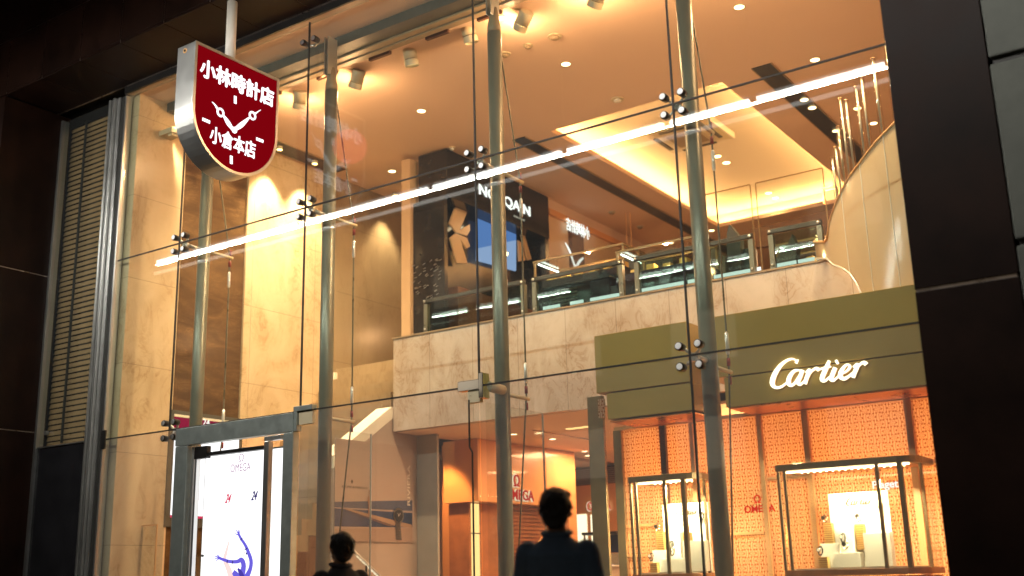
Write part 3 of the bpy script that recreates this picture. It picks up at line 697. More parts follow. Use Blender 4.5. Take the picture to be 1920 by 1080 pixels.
# the stair flight itself behind, rising inward
t = struct(thing('staircase', 'stone stair rising along the side wall', 'stair', (-10.3, 2, 0)))
m = MB()
for i in range(22):
    y = -0.9+3.9*i/22+.9; z = .19*(i+1)
    m.box(XL, -9.64, y, 5.6 if i == 21 else y+.30, z-.19, z)
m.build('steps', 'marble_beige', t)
# poster on the stair wall
t = thing('wall_poster', 'seaside watch poster on the stair wall, a figure on a jetty', 'poster', (SX, 2.6, 1.4))
PXX = SX+.02
def ppo(x, y): return at(x, y, 0, PXX)
pbr('poster_sand', (.36, .24, .17), .6); pbr('poster_sky', (.42, .31, .24), .6, vary=.03, scale=1.5); pbr('poster_sea', (.025, .04, .095), .45, vary=.35, scale=5); pbr('poster_wood', (.36, .22, .13), .6, vary=.1, scale=20)
pbr('poster_sea_pale', (.07, .075, .12), .5, vary=.2, scale=6); pbr('poster_skin', (.34, .17, .09), .6); pbr('poster_letter', (.8, .68, .52), .6); pbr('poster_shadow_brown', (.2, .11, .07), .6)
box('sheet', 'poster_sky', t, SX+.002, PXX, ppo(628, 900).y, ppo(776, 900).y, ppo(700, 1016).z, ppo(700, 830).z)
def pf(name, mat, pts, off): return MB().pprism([at(a, b, 0, PXX+off) for a, b in pts], (.002, 0, 0)).build(name, mat, t)
pf('sea', 'poster_sea', [(627, 953), (773, 962), (773, 989), (627, 987)], .001)
pf('sea_far', 'poster_sea_pale', [(627, 941), (773, 938), (773, 958), (627, 951)], .0012)
pf('beach', 'poster_sand', [(627, 991), (773, 990), (773, 1015), (627, 1014)], .001)
pf('jetty', 'poster_wood', [(644, 954), (650, 953), (772, 984), (772, 990), (740, 986)], .004)
pf('jetty_shade', 'poster_shadow_brown', [(648, 957), (740, 987), (728, 986), (690, 972)], .0065)
pf('figure', 'poster_skin', [(690, 966), (691, 950), (689, 935), (691, 928), (695, 932), (696, 950), (694, 967)], .009)
m = MB(); m.ball(at(693, 923, 0, PXX+.005), .022, 8, (.2, 1, 1.25)); m.build('figure_head', 'poster_skin', t)
wc = at(747, 967, 0, PXX+.012)
m = MB(); m.tube([wc, wc+X*.004], .10, 28); m.build('watch_case', 'watch_metal', t)
m = MB(); m.tube([wc+X*.004, wc+X*.006], .078, 28); m.build('watch_dial', 'watch_dark', t)
m = MB(); m.obox(wc+X*.0075+Y*.012+Z*.012, (.0008, 0, 0), (0, .02, .02), (0, -.002, .002)); m.obox(wc+X*.0075-Y*.008+Z*.012, (.0008, 0, 0), (0, -.013, .017), (0, .002, .002)); m.build('watch_hands', 'white_board', t)
m = MB()
for i in range(7):
    q = wc+Vector((.001, (i-3)*.004, -.11-.03*i))
    for j in (-1, 0, 1): m.obox(q+Y*j*.036, (.003, 0, 0), (0, .016, 0), (0, 0, .0135))
m.build('watch_bracelet', 'watch_metal', t, .002)
text('poster_title', 'RIVIERA', 'poster_letter', at(769, 948, 0, PXX+.004), Z, -Y, .055, t, .002, width=.52)
text('poster_maker', 'BAUME & MERCIER', 'ink', at(641, 914, 0, PXX+.003), Y, Z, .028, t, .001, width=.46)
m = MB(); q = at(660, 903, 0, PXX+.004); m.prism([(0, .028), (.022, 0), (0, -.028), (-.022, 0)], q, Y, Z, (.001, 0, 0)); m.build('maker_mark', 'ink', t)
# stair handrail
t = thing('handrail', 'slanting metal stair handrail with a bright edge below the poster', 'handrail', (SX+.1, 2, 1.2))
a, b = at(632, 1003, 0, SX+.12), at(722, 1090, 0, SX+.12)
m = MB(); m.tube([a, b], .018, 8); m.build('rail', 'steel_bright', t, smooth=True)
d = (b-a)
m = MB()
for i in range(9): q = a+d*(.42+.06*i); m.obox(q+Vector((0, 0, -.025)), (.012, 0, 0), d*.018, (0, 0, .006))
m.build('tread_lights', 'letter_halo', t)
m = MB(); m.tube([a+d*.6, a+d*.6-Z*.25], .012, 8); m.build('baluster', 'black_metal', t)
# ------------------------------------------------------------ glass balustrade
def rail(x0, x1, label, z0=4.287, y=3.03):
    t = thing('glass_balustrade', label, 'balustrade', ((x0+x1)/2, y, z0), 'glass balustrade panels on the parapet')
    m = MB(); m.box(x0, x1, y-.02, y+.02, 4.68, 4.73); m.build('top_rail', 'rail_metal', t, .004)
    for x in (x0+.03, x1-.03):
        m = MB(); m.box(x-.028, x+.028, y-.012, y+.05, z0, 4.672); m.build('post', 'rail_post', t, .003)
        m = MB(); m.ball((x, y-.03, 4.70), .017, 8); m.ball((x, y-.025, 4.33), .013, 8); m.build('bolt', 'steel_bright', t, smooth=2)
    m = MB(); m.box(x0+.061, x1-.061, y+.0, y+.01, z0+.004, 4.67); m.build('panel', 'rail_glass', t)
rail(-8.93, -7.33, 'leftmost glass balustrade, before the black kiosk'); rail(-7.22, -5.95, 'second glass balustrade, before the mirrored letters')
rail(-5.80, -4.33, 'third glass balustrade, crossed by the right mast'); rail(-4.16, -3.56, 'short rightmost glass balustrade next to the curved wall')
# slender glowing white bars at the foot of the balustrade
m = MB()
for a, b in ((-7.12, -6.88), (-6.73, -6.55), (-6.45, -6.0), (-5.80, -5.2), (-5.17, -4.98), (-4.85, -4.3), (-4.15, -3.9), (-3.88, -3.7), (-3.68, -3.58)):
    m.box(a, b, 3.10, 3.115, 4.325, 4.362)
tag(m.build('white_bar', 'letter_white'), 'broken row of glowing white bars at the foot of the balustrade', 'light bar')
# ------------------------------------------------------------ black watch kiosk on the upper floor
KX = -9.08
t = thing('kiosk', 'black watch kiosk with white lettering on the upper floor', 'kiosk', (-9.3, 5, 4.2))
m = MB(); m.box(-9.60, KX, 3.74, 6.42, 6.42, ZC-.02); m.build('header', 'display_black', t, .004)
m = MB(); m.box(-9.68, -9.12, 3.72, 3.80, 4.2, 6.415); m.build('front_panel', 'display_black', t, .003)
m = MB(); m.box(-9.85, -9.69, 3.66, 3.84, 4.2, ZC-.05); m.build('pilaster', 'facet_beige', t, .004)
m = MB(); m.box(-9.62, -9.45, 3.81, 6.42, 4.2, 6.415); m.build('back_panel', 'display_black', t)
m = MB(); m.box(-9.44, -9.1, 6.32, 6.42, 4.2, 6.415); m.build('end_panel', 'display_black', t)
m = MB(); m.box(-9.44, -9.1, 4.0, 6.1, 4.2, 5.15); m.build('counter', 'wood_dark', t, .005)
text('sign_text', 'NORQAIN', 'letter_white', (KX+.012, 4.5, 6.62), Y, Z, .19, t, .012, bold=.02, width=1.36)
text('sign_subtitle', 'SWISS WATCHES', 'letter_dim', (KX+.010, 5.4, 6.53), Y, Z, .03, t, .004, width=.3)
def kq(x, y, dx=0): return at(x, y, 0, -9.40+dx)
def kf(name, mat, pts, dx=0, th=.03): return MB().pprism([kq(a, b, dx) for a, b in pts], (-th, 0, 0)).build(name, mat, t, .004)
kf('facet', 'facet_beige', [(843, 418), (855, 386), (876, 398), (863, 430), (864, 431), (881, 420), (882, 432), (876, 442), (855, 435)], .1)
kf('facet', 'facet_beige', [(844, 446), (855, 437), (876, 446), (882, 462), (875, 466), (863, 447), (877, 494), (857, 493)], .1)
kf('facet', 'facet_beige', [(953, 423), (968, 420), (976, 426), (972, 434), (955, 430)], .1)
kf('facet', 'facet_beige', [(975, 430), (983, 437), (997, 486), (990, 488)], .1)
kf('facet', 'facet_beige', [(972, 450), (978, 455), (986, 488), (974, 490)], .08)
kf('screen', 'screen_blue', [(895, 409), (968, 435), (968, 465), (895, 465)], .04)
kf('screen_picture', 'screen_pale', [(895, 466), (968, 450), (968, 508), (895, 488)], .045)
m = MB()
for i in range(46):
    q = at(776+random.random()*104, 505+random.random()*45, 0, -9.08); q.x = KX-.0
    q = Vector((-9.67+random.random()*.5, 3.70, 4.95+random.random()*.55))
    a = random.random()*.6-.3
    m.obox(q, (.022, 0, .008+a*.02), (0, .003, 0), (0, 0, .003))
m.build('reflection_flecks', 'steel', t)  # small slips put in for bright reflections on the black panel
light('AREA', (-9.0, 5.0, 6.38), 1.2, WARM2, .3, (-9.3, 5.0, 5.0), parent=t)
p = at(949, 476, 0, -9.2); m = MB(); m.ball(p, .03); m.build('pendant_bulb', 'spot_lens', t)
# wall beyond the kiosk with cornice and the clock sign's reflection
t = thing('gold_wall', 'warm tan partition wall with an orange cornice beyond the kiosk', 'wall', (KX-.1, 9, 4.2))
box('wall_face', 'plaster_warm', t, KX-.15, KX-.03, 6.43, 12.95, 4.2, 6.84)
m = MB(); m.box(KX-.2, KX+.02, 6.43, 12.95, 6.845, 6.93); m.box(KX-.2, KX-.02, 6.43, 12.95, 6.935, 6.97); m.build('cornice', 'plaster_orange', t, .004)
box('upper_face', 'ceiling_paint', t, KX-.2, KX-.05, 6.43, 12.95, 6.98, ZC-.005)
box('pilaster', 'wood_dark', t, KX-.028, KX+.03, 7.05, 7.45, 4.2, 6.84)
t = thing('sign_reflection', 'reflection of the clock shop sign put in as glowing letters and hands on the tan wall', 'sign', (KX, 7.3, 6.2))  # reflection of the hanging sign put in as glowing letters
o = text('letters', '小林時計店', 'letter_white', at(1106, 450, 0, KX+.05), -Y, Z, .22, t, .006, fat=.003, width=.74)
for v in o.data.vertices: pass
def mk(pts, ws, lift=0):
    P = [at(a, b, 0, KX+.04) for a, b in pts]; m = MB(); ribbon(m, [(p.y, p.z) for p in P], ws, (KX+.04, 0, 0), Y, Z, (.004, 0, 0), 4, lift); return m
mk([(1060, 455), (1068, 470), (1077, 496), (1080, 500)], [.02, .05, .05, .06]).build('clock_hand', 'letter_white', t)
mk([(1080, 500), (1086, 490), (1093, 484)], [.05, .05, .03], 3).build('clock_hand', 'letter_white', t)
# exit sign
p = at(1143, 447, 1, 9.5)
t = thing('exit_sign', 'small green running man exit sign far back in the hall', 'exit sign', p)
m = MB(); m.obox(p, (.10, 0, 0), (0, .02, 0), (0, 0, .17)); m.build('box', 'exit_green', t)
m = MB(); m.obox(p+Vector((-.01, -.024, -.03)), (.018, 0, .03), (0, .002, 0), (-.01, 0, .012)); m.obox(p+Vector((0.02, -.024, -.09)), (.03, 0, -.02), (0, .002, 0), (.006, 0, .01)); m.ball(p+Vector((.02, -.024, .04)), .018, 8, (1, .1, 1)); m.build('pictogram', 'letter_white', t)
# hanging rods that carry it
m = MB()
for x, y0, y1 in ((1173, 402, 470), (1181, 398, 470)):
    a = at(x, y0, 1, 8.0); m.tube([(a.x, 8.0, ZC), (a.x, 8.0, 6.15)], .008, 6)
tag(m.build('hanging_rod', 'gold_trim'), 'pair of thin gold rods hanging by the exit sign', 'hanging rod')
# ------------------------------------------------------------ showcases and displays behind the balustrade
def showcase(x0, x1, y0, y1, label, zt=5.05, mat='display_black'):
    t = thing('showcase', label, 'showcase', ((x0+x1)/2, (y0+y1)/2, 4.2), 'glass topped showcases of the upper floor')
    m = MB(); m.box(x0, x1, y0, y1, 4.2, zt-.28); m.build('cabinet', mat, t, .006)
    for x, y in ((x0+.02, y0+.02), (x1-.02, y0+.02), (x0+.02, y1-.02), (x1-.02, y1-.02)):
        box('corner_post', 'cabinet_metal', t, x-.012, x+.012, y-.012, y+.012, zt-.279, zt)
    m = MB(); m.box(x0, x1, y0, y0+.025, zt+.001, zt+.025); m.box(x0, x1, y1-.025, y1, zt+.001, zt+.025); m.box(x0, x0+.025, y0+.026, y1-.026, zt+.001, zt+.025); m.box(x1-.025, x1, y0+.026, y1-.026, zt+.001, zt+.025); m.build('top_frame', 'cabinet_metal', t)
    m = MB(); m.box(x0+.026, x1-.026, y0+.026, y1-.026, zt+.012, zt+.018); m.build('glass_top', 'glass_clear', t)
    m = MB(); m.box(x0+.05, x0+.07, y0+.05, y1-.05, zt-.02, zt-.005); m.build('case_light', 'shelf_led', t)
    m = MB()
    for i in range(int((x1-x0)/.22)):
        m.box(x0+.12+.22*i, x0+.22+.22*i, y0+.15, y0+.27, zt-.278, zt-.2+.03*(i % 2))
    m.build('watch_stand', 'gold_leaf', t, .003)
for q_ in ((-7.2, 4.4, 5.2), (-5.75, 3.8, 4.9), (-4.4, 5.5, 5.12), (-6.4, 7.5, 5.2), (-9.9, 5.9, 5.2)): light('POINT', q_, 11, (1, .50, .23), .03, name='ceiling_fill')  # added unseen point lamps that light up the hall ceiling
showcase(-7.9, -6.5, 4.1, 4.7, 'showcase with a lit frame left of the mirrored letters', 5.28)
showcase(-6.3, -5.2, 3.5, 4.1, 'dark showcase below the mirrored letters', 4.98)
showcase(-4.9, -3.9, 5.2, 5.8, 'showcase far right behind the balustrade', 5.2, 'wood_warm')
t = thing('dark_cabinet', 'dark slatted cabinet behind the second balustrade', 'cabinet', (-6.8, 3.6, 4.2))
m = MB(); m.box(-7.25, -6.35, 3.4, 3.44, 4.2, 4.66); m.build('front', 'display_black', t)
m = MB()
for i in range(9): m.box(-7.2, -6.8, 3.385, 3.398, 4.24+.045*i, 4.262+.045*i)
m.build('slats', 'facet_dark', t)
m = MB(); m.box(-7.27, -6.33, 3.38, 3.8, 4.665, 4.69); m.build('top', 'black_metal', t)
# faceted dark stands and lounge backs
def shard(px, base_y, Yv, mat, label, name='display_stand', cat='display stand', grp='angular dark display stands'):
    pts = [at(a, b, 1, Yv) for a, b in px]
    o = MB().pprism(pts, (0, .12, 0)).build(name, mat, None, .006); return tag(o, label, cat, grp)
shard([(1330, 520), (1334, 452), (1342, 470), (1360, 482), (1362, 520)], 0, 4.2, 'facet_dark', 'low jagged dark stand right of the right mast')
shard([(1363, 520), (1362, 438), (1367, 420), (1388, 445), (1390, 510)], 0, 4.4, 'facet_dark', 'tall pointed dark stand right of the right mast')
shard([(1386, 505), (1385, 468), (1413, 464), (1414, 500)], 0, 4.5, 'facet_teal', 'square teal stand with a white letter')
p = at(1386, 487, 1, 4.48); o = text('stand_letter', 'l', 'letter_white', p, X, Z, .11, None, .004); tag(o, 'white slanted letter on the teal stand', 'letter')
shard([(1450, 500), (1458, 478), (1475, 462), (1484, 438), (1494, 460), (1492, 498)], 0, 4.3, 'facet_dark', 'dark peaked stand behind the short balustrade')
shard([(1405, 465), (1408, 430), (1560, 392), (1562, 440), (1500, 455)], 0, 9.0, 'wood_dark', 'long dark brown bulkhead far back below the cove', 'bulkhead', 'bulkhead', None)
shard([(1180, 500), (1182, 484), (1290, 452), (1292, 520)], 0, 8.2, 'wood_dark', 'dark shelf unit far back left of the right mast', 'shelf_unit', 'shelf unit', None)
shard([(1115, 560), (1118, 500), (1200, 478), (1262, 462), (1262, 545)], 0, 5.6, 'facet_dark', 'broad dark green partition behind the third balustrade', 'partition', 'partition', None)
# desk lamp seen through the third balustrade
t = thing('desk_lamp', 'desk lamp with a pale oval head behind the third balustrade', 'lamp', at(1213, 545, 1, 4.0))
p = at(1210, 519, 1, 4.0); q = at(1224, 545, 1, 4.0)
m = MB(); m.ball(p, .06, 12, (1.2, .6, .3)); m.build('head', 'shelf_led', t, smooth=2)
m = MB(); m.tube([p+Vector((.0, 0, -.01)), q, q+Vector((.03, 0, -.25))], .009, 8); m.build('arm', 'steel', t, smooth=True)
light('POINT', p+Vector((0, -.05, -.1)), 3, NEUT, .05, parent=t)
# glass partitions far back under the cove
t = thing('glass_partition', 'thin framed glass partition in front of the glowing cove', 'partition', at(1400, 420, 1, 6.0))
m = MB()
A = [at(x, y, 1, 6.0) for x, y in ((1316, 366), (1406, 347), (1416, 344), (1542, 318))]
m.box(A[0].x, A[1].x, 6.0, 6.012, A[0].z-.01, A[0].z+.004); m.box(A[2].x, A[3].x, 6.0, 6.012, A[0].z-.01, A[0].z+.004)
for a in A[:]: m.box(a.x-.006, a.x+.006, 6.0, 6.012, 4.2, A[0].z-.012)
m.build('frame', 'cabinet_metal', t)
m = MB(); m.box(A[0].x, A[3].x, 6.02, 6.028, 4.2, A[0].z); m.build('glass', 'glass_clear', t)
# lit box at the junction with the curved wall
t = thing('wall_lamp', 'small bright box lamp beside the curved stair wall', 'lamp', at(1558, 368, 1, 3.6))
p = at(1557, 366, 1, 3.6); m = MB(); m.obox(p, (.05, 0, 0), (0, .03, 0), (0, 0, .045)); m.build('diffuser', 'amber', t)
m = MB()
for sx in (-1, 1): m.obox(p+Vector((sx*.075, 0, 0)), (.005, 0, 0), (0, .03, 0), (0, 0, .09))
m.obox(p+Vector((0, 0, .092)), (.08, 0, 0), (0, .03, 0), (0, 0, .005)); m.build('bracket', 'gold_trim', t)
light('POINT', p+Vector((0, -.1, 0)), 4, WARM2, .05, parent=t)
# ------------------------------------------------------------ curved stair wall with crystal rods
DT = [(1551, 455), (1553, 430), (1560, 402), (1572, 372), (1588, 340), (1605, 316), (1640, 270), (1677, 232), (1720, 190)]
DB = [(1551, 484), (1560, 495), (1580, 502), (1600, 518), (1612, 545), (1640, 600), (1677, 660), (1720, 720)]
def interp(T, x):
    if x <= T[0][0]: return T[0][1]
    for a, b in zip(T[:-1], T[1:]):
        if x <= b[0]: return a[1]+(b[1]-a[1])*(x-a[0])/(b[0]-a[0])
    return T[-1][1]
def plan(th): return -1.55-2.02*math.cos(th), 2.98-1.66*math.sin(th)
def curve_z(X_, Y_, T, z=4.5):
    for _ in range(12):
        x, _y = pix((X_, Y_, z)); z = zy(X_, Y_, interp(T, x))
    return z
rows_t, rows_b = [], []
N = 40
for i in range(N+1):
    th = (math.pi/2)*i/N*.98
    a, b = plan(th); zt = curve_z(a, b, DT, 5); zb = max(3.43, curve_z(a, b, DB, 3.6))
    rows_t.append(Vector((a, b, zt))); rows_b.append(Vector((a, b, zb)))
t = thing('curved_stair_wall', 'glossy curved marble stair wall rising towards the right pier', 'wall', (-2.5, 2, 4))
m = MB(); ins = []
m.sheet([rows_b, rows_t]); 
off = []
for i in range(N+1):
    d = rows_t[min(i+1, N)]-rows_t[max(i-1, 0)]; nn = Vector((-d.y, d.x, 0)).normalized()*.05; off.append(nn)
m.sheet([rows_t, [p+o for p, o in zip(rows_t, off)]]); m.sheet([[p+o for p, o in zip(rows_t, off)], [p+o for p, o in zip(rows_b, off)]]); m.sheet([[p+o for p, o in zip(rows_b, off)], rows_b])
m.build('shell', 'marble_drum', t, smooth=True)
m = MB(); m.tube([p+Z*.008 for p in rows_t], .012, 8); m.build('top_trim', 'gold_trim', t, smooth=True)
m = MB(); m.tube([p-Z*.004 for p in rows_b[:26]], .009, 8); m.build('edge_highlight', 'steel_bright', t, smooth=True)  # highlight along the lower edge put in as a bright tube
m = MB()
for tgt in (1586, 1622, 1668):
    i = min(range(N+1), key=lambda k: abs(pix((rows_t[k]+rows_b[k])/2)[0]-tgt))
    m.tube([rows_b[i]-off[i]*.02, rows_t[i]-off[i]*.02], .0045, 6)
m.build('seam', 'white_board', t)
RODS = [(1571, 356, 1565, 295), (1577, 348, 1571, 275), (1583, 340, 1575, 256), (1588, 335, 1580, 236), (1596, 325, 1580, 184), (1604, 315, 1591, 187), (1618, 296, 1603, 162), (1634, 275, 1617, 142), (1655, 250, 1633, 108), (1675, 232, 1650, 78)]
lr = ['first, shortest', 'second', 'third', 'fourth', 'fifth', 'sixth', 'seventh', 'eighth', 'ninth, tall', 'tenth and tallest']
for j, (bx, by, tx, ty) in enumerate(RODS):
    i = min(range(N+1), key=lambda k: abs(pix(rows_t[k])[0]-bx)); p = rows_t[i]
    zt = zy(p.x, p.y, ty)
    t = thing('crystal_rod', 'clear crystal rod on the curved wall, '+lr[j]+' counted from the left', 'crystal rod', p, 'crystal rods on the curved stair wall')
    m = MB(); m.tube([p+Z*.02, (p.x-.015, p.y+.02, zt)], .025, 14); m.build('rod', 'acrylic', t, smooth=True)
    m = MB(); m.tube([p+Z*.02, (p.x-.015, p.y+.02, zt-.002)], .010, 8); m.build('core', 'white_board', t, smooth=True)
    m = MB(); m.tube([(p.x-.015, p.y+.02, zt), (p.x-.015, p.y+.02, zt+.006)], .022, 14); m.build('cap', 'gold_trim', t, smooth=True)
# ------------------------------------------------------------ boutique signs
SY = 1.2
def sgn(x0, x1, zb, zt_, y0=SY, d=.55, mat='olive_panel', name='panel', parent=None):
    return box(name, mat, parent, x0, x1, y0, y0+d, zb, zt_, bevel=.004)
tl = thing('boutique_sign', 'blank olive fascia box left of the lit jewellery sign', 'sign', (-4.8, SY, 3), 'olive fascia boxes')
sgn(-5.32, -4.33, 2.86, 3.425, parent=tl)
sgn(-5.22, -4.31, 2.60, 2.852, y0=SY+.02, d=.5, name='lower_panel', parent=tl)
tr_ = thing('boutique_sign', 'olive fascia box with glowing white script lettering', 'sign', (-3.2, SY, 3), 'olive fascia boxes')
sgn(-4.17, -1.3, 2.86, 3.425, parent=tr_)
sgn(-4.00, -1.3, 2.585, 2.852, y0=SY+.015, d=.55, name='lower_panel', parent=tr_)
for q, x0, x1 in ((tl, -5.2, -4.33), (tr_, -3.98, -1.3)): box('underside', 'copper_soffit', q, x0, x1, SY+.03, SY+.53, 2.572, 2.583)
# the script lettering, traced as pen strokes on the sign face
CZ = [([(428, 150), (408, 182)], [.1, .9]), ([(412, 158), (378, 146), (330, 160), (280, 200), (236, 262), (210, 330), (215, 370), (244, 388), (290, 378), (345, 335)], [.5, .6, .7, 1.05, 1.35, 1.45, 1.2, .85, .6, .35]),
      ([(452, 250), (425, 240), (385, 255), (352, 305), (347, 350), (366, 370), (400, 348), (436, 290)], [.5, .6, .9, 1.2, 1.2, .9, .6, .45]),
      ([(466, 238), (442, 300), (426, 345), (440, 362), (462, 350), (484, 326)], [1.0, 1.1, 1.0, .8, .5, .3]),
      ([(492, 262), (520, 238), (524, 250), (500, 305), (484, 358)], [.4, .7, 1.1, 1.1, 1.1]), ([(505, 300), (540, 252), (572, 228), (590, 228), (604, 240)], [.35, .5, .7, 1.0, 1.2]),
      ([(692, 160), (664, 225), (632, 300), (634, 330), (660, 328), (694, 298)], [.7, 1.2, 1.25, 1.0, .6, .35]), ([(604, 236), (650, 222), (704, 210)], [.4, .6, .4]),
      ([(742, 218), (716, 285), (706, 318), (722, 328), (748, 312), (778, 284)], [1.1, 1.15, 1.05, .8, .5, .3]), ([(748, 176), (764, 168)], [1.3, 1.3]),
      ([(796, 272), (838, 250), (866, 214), (852, 194), (822, 208), (790, 258), (788, 298), (816, 314), (856, 294), (890, 262)], [.4, .5, .7, .6, .7, 1.2, 1.25, 1.0, .6, .35]),
      ([(894, 216), (926, 192), (930, 204), (908, 256), (890, 304)], [.4, .7, 1.1, 1.1, 1.1]), ([(912, 250), (940, 206), (968, 182), (990, 178), (1004, 192)], [.35, .5, .7, 1.1, 1.3])]
def script_uv():
    out = []
    O = at(1400+200/4.5, 640+380/4.5, 1, SY)
    for pts, ws in CZ:
        q = []
        for a, b in pts:
            p = at(1400+a/4.5, 640+b/4.5, 1, SY-.04); q.append((p.x-O.x, p.z-O.z))
        out.append((q, [v_*.0265 for v_ in ws]))
    return O, out
SO, SUV = script_uv()
def script(parent, mat, O, U, V, Wn, k, th=.012, nm='lettering', bold=1.0, uv=SUV):
    m = MB(); Wn = Vector(Wn)
    for i, (q, ws) in enumerate(uv):
        ribbon(m, [(a*k, b*k) for a, b in q], [v_*k*bold for v_ in ws], Vector(O)+Wn*(.0006*i), U, V, Wn*th, 5)
    return m.build(nm, mat, parent)
script(tr_, 'letter_warm', Vector((SO.x, SY-.03, SO.z)), X, Z, (0, -1, 0), 1, .02)
script(tr_, 'gold_trim', Vector((SO.x, SY-.004, SO.z)), X, Z, (0, -1, 0), 1, .018, 'letter_return', 1.12)
t = thing('patterned_panel', 'narrow pierced metal panel left of the blank olive sign', 'panel', (-5.45, SY+.1, 2.8))
m = MB(); m.box(-5.50, -5.33, SY+.12, SY+.16, .1, 2.855); m.build('post', 'cabinet_metal', t, .003)
box('pierced_strip', 'screen_pattern', t, -5.31, -5.235, SY+.0, SY+.01, 2.62, 2.80)
# ------------------------------------------------------------ boutique shell, screens, room
BY = 1.80
t = thing('boutique_facade', 'glazed boutique front with gold posts and flower patterned screens', 'shop front', (-3.5, BY, 0))
posts = [(-5.43, 'cabinet_metal', .045), (-4.93, 'wood_dark', .03), (-4.62, 'gold_trim', .02), (-3.93, 'gold_trim', .022), (-3.49, 'gold_trim', .028), (-2.57, 'gold_trim', .03), (-2.34, 'gold_trim', .012)]
for x, mt, hw in posts:
    m = MB(); m.box(x-hw, x+hw, BY-.04, BY+.03, .05, 2.565); m.build('post', mt, t, .003)
for a, b, z in ((-3.9, -3.52, 1.98), (-2.54, -1.4, 2.02), (-5.38, -4.96, 1.62), (-4.58, -3.96, 1.5), (-5.38, -4.96, 1.34)):
    box('transom', 'gold_trim', t, a, b, BY-.035, BY+.02, z-.014, z+.014, bevel=.002)
edges = [-5.385, -4.96, -4.90, -4.64, -4.6, -3.952, -3.908, -3.518, -3.462, -2.60, -2.54, -1.4]
for i in range(0, 12, 2):
    box('patterned_screen', 'screen_pattern', t, edges[i], edges[i+1], BY, BY+.006, .1, 2.565)
box('head_rail', 'gold_trim', t, -5.47, -1.3, BY-.03, BY+.03, 2.566, 2.60)
t = struct(thing('boutique_room', 'warm lit room behind the patterned screens', 'room', (-3.4, 3.5, 0)))
box('back', 'plaster_warm', t, -5.45, -.85, 3.6, 3.7, 0, 2.72)
box('side', 'plaster_warm', t, -5.48, -5.44, 2.0, 3.6, 0, 2.72)
box('lid', 'ceiling_paint', t, -5.45, -.85, 1.84, 3.6, 2.72, 2.75)
m = MB()
for i in range(5): m.box(-5.1+.85*i, -4.7+.85*i, 2.3, 2.34, 2.70, 2.715)
m.build('strip_lamp', 'case_led', t)
for x in (-4.9, -4.1, -3.1, -2.0): light('AREA', (x, 2.6, 2.66), 8, (1, .40, .12), .5, (x, 2.7, 0), parent=t); light('POINT', (x, 2.45, 1.5), 30, (1, .62, .27), .12, parent=t)
light('AREA', (-3.2, 1.5, 2.55), 5, (1, .5, .18), .15, (-3.2, 1.6, 0), parent=t, sizey=2.2) if False else None
# bright niche displays seen through the screens
for nx0, nx1, z0, z1, lab in ((-3.98, -3.55, 1.55, 1.93, 'bright display niche behind the screen under red letters'), (-3.98, -3.55, 1.36, 1.48, 'low bright shelf behind the screen'), (-5.30, -5.0, 1.66, 1.84, 'bright niche behind the left screen')):
    t = thing('display_niche', lab, 'display niche', ((nx0+nx1)/2, 2.3, z0), 'lit niches inside the boutique')
    x0, x1 = nx0-.28, nx1-.28
    box('panel', 'niche_white', t, x0, x1, 2.25, 2.28, z0, z1)
    m = MB()
    for i in range(4): m.box(x0+.05+.1*i, x0+.09+.1*i, 2.2, 2.24, z0, z0+.05+.02*(i % 3))
    m.build('trinket', 'gold_leaf', t)
t = thing('brand_letters', 'reflection of red watch brand letters put onto the patterned screen', 'sign', (-3.8, BY, 2))
text('letters', 'OMEGA', 'letter_red', at(1396, 962, 1, BY-.012), X, Z, .062, t, .006, bold=.02, width=.30)  # reflected brand sign put in as glowing letters on the screen
text('logo', 'Ω', 'letter_red', at(1414, 944, 1, BY-.012), X, Z, .075, t, .006, bold=.01)
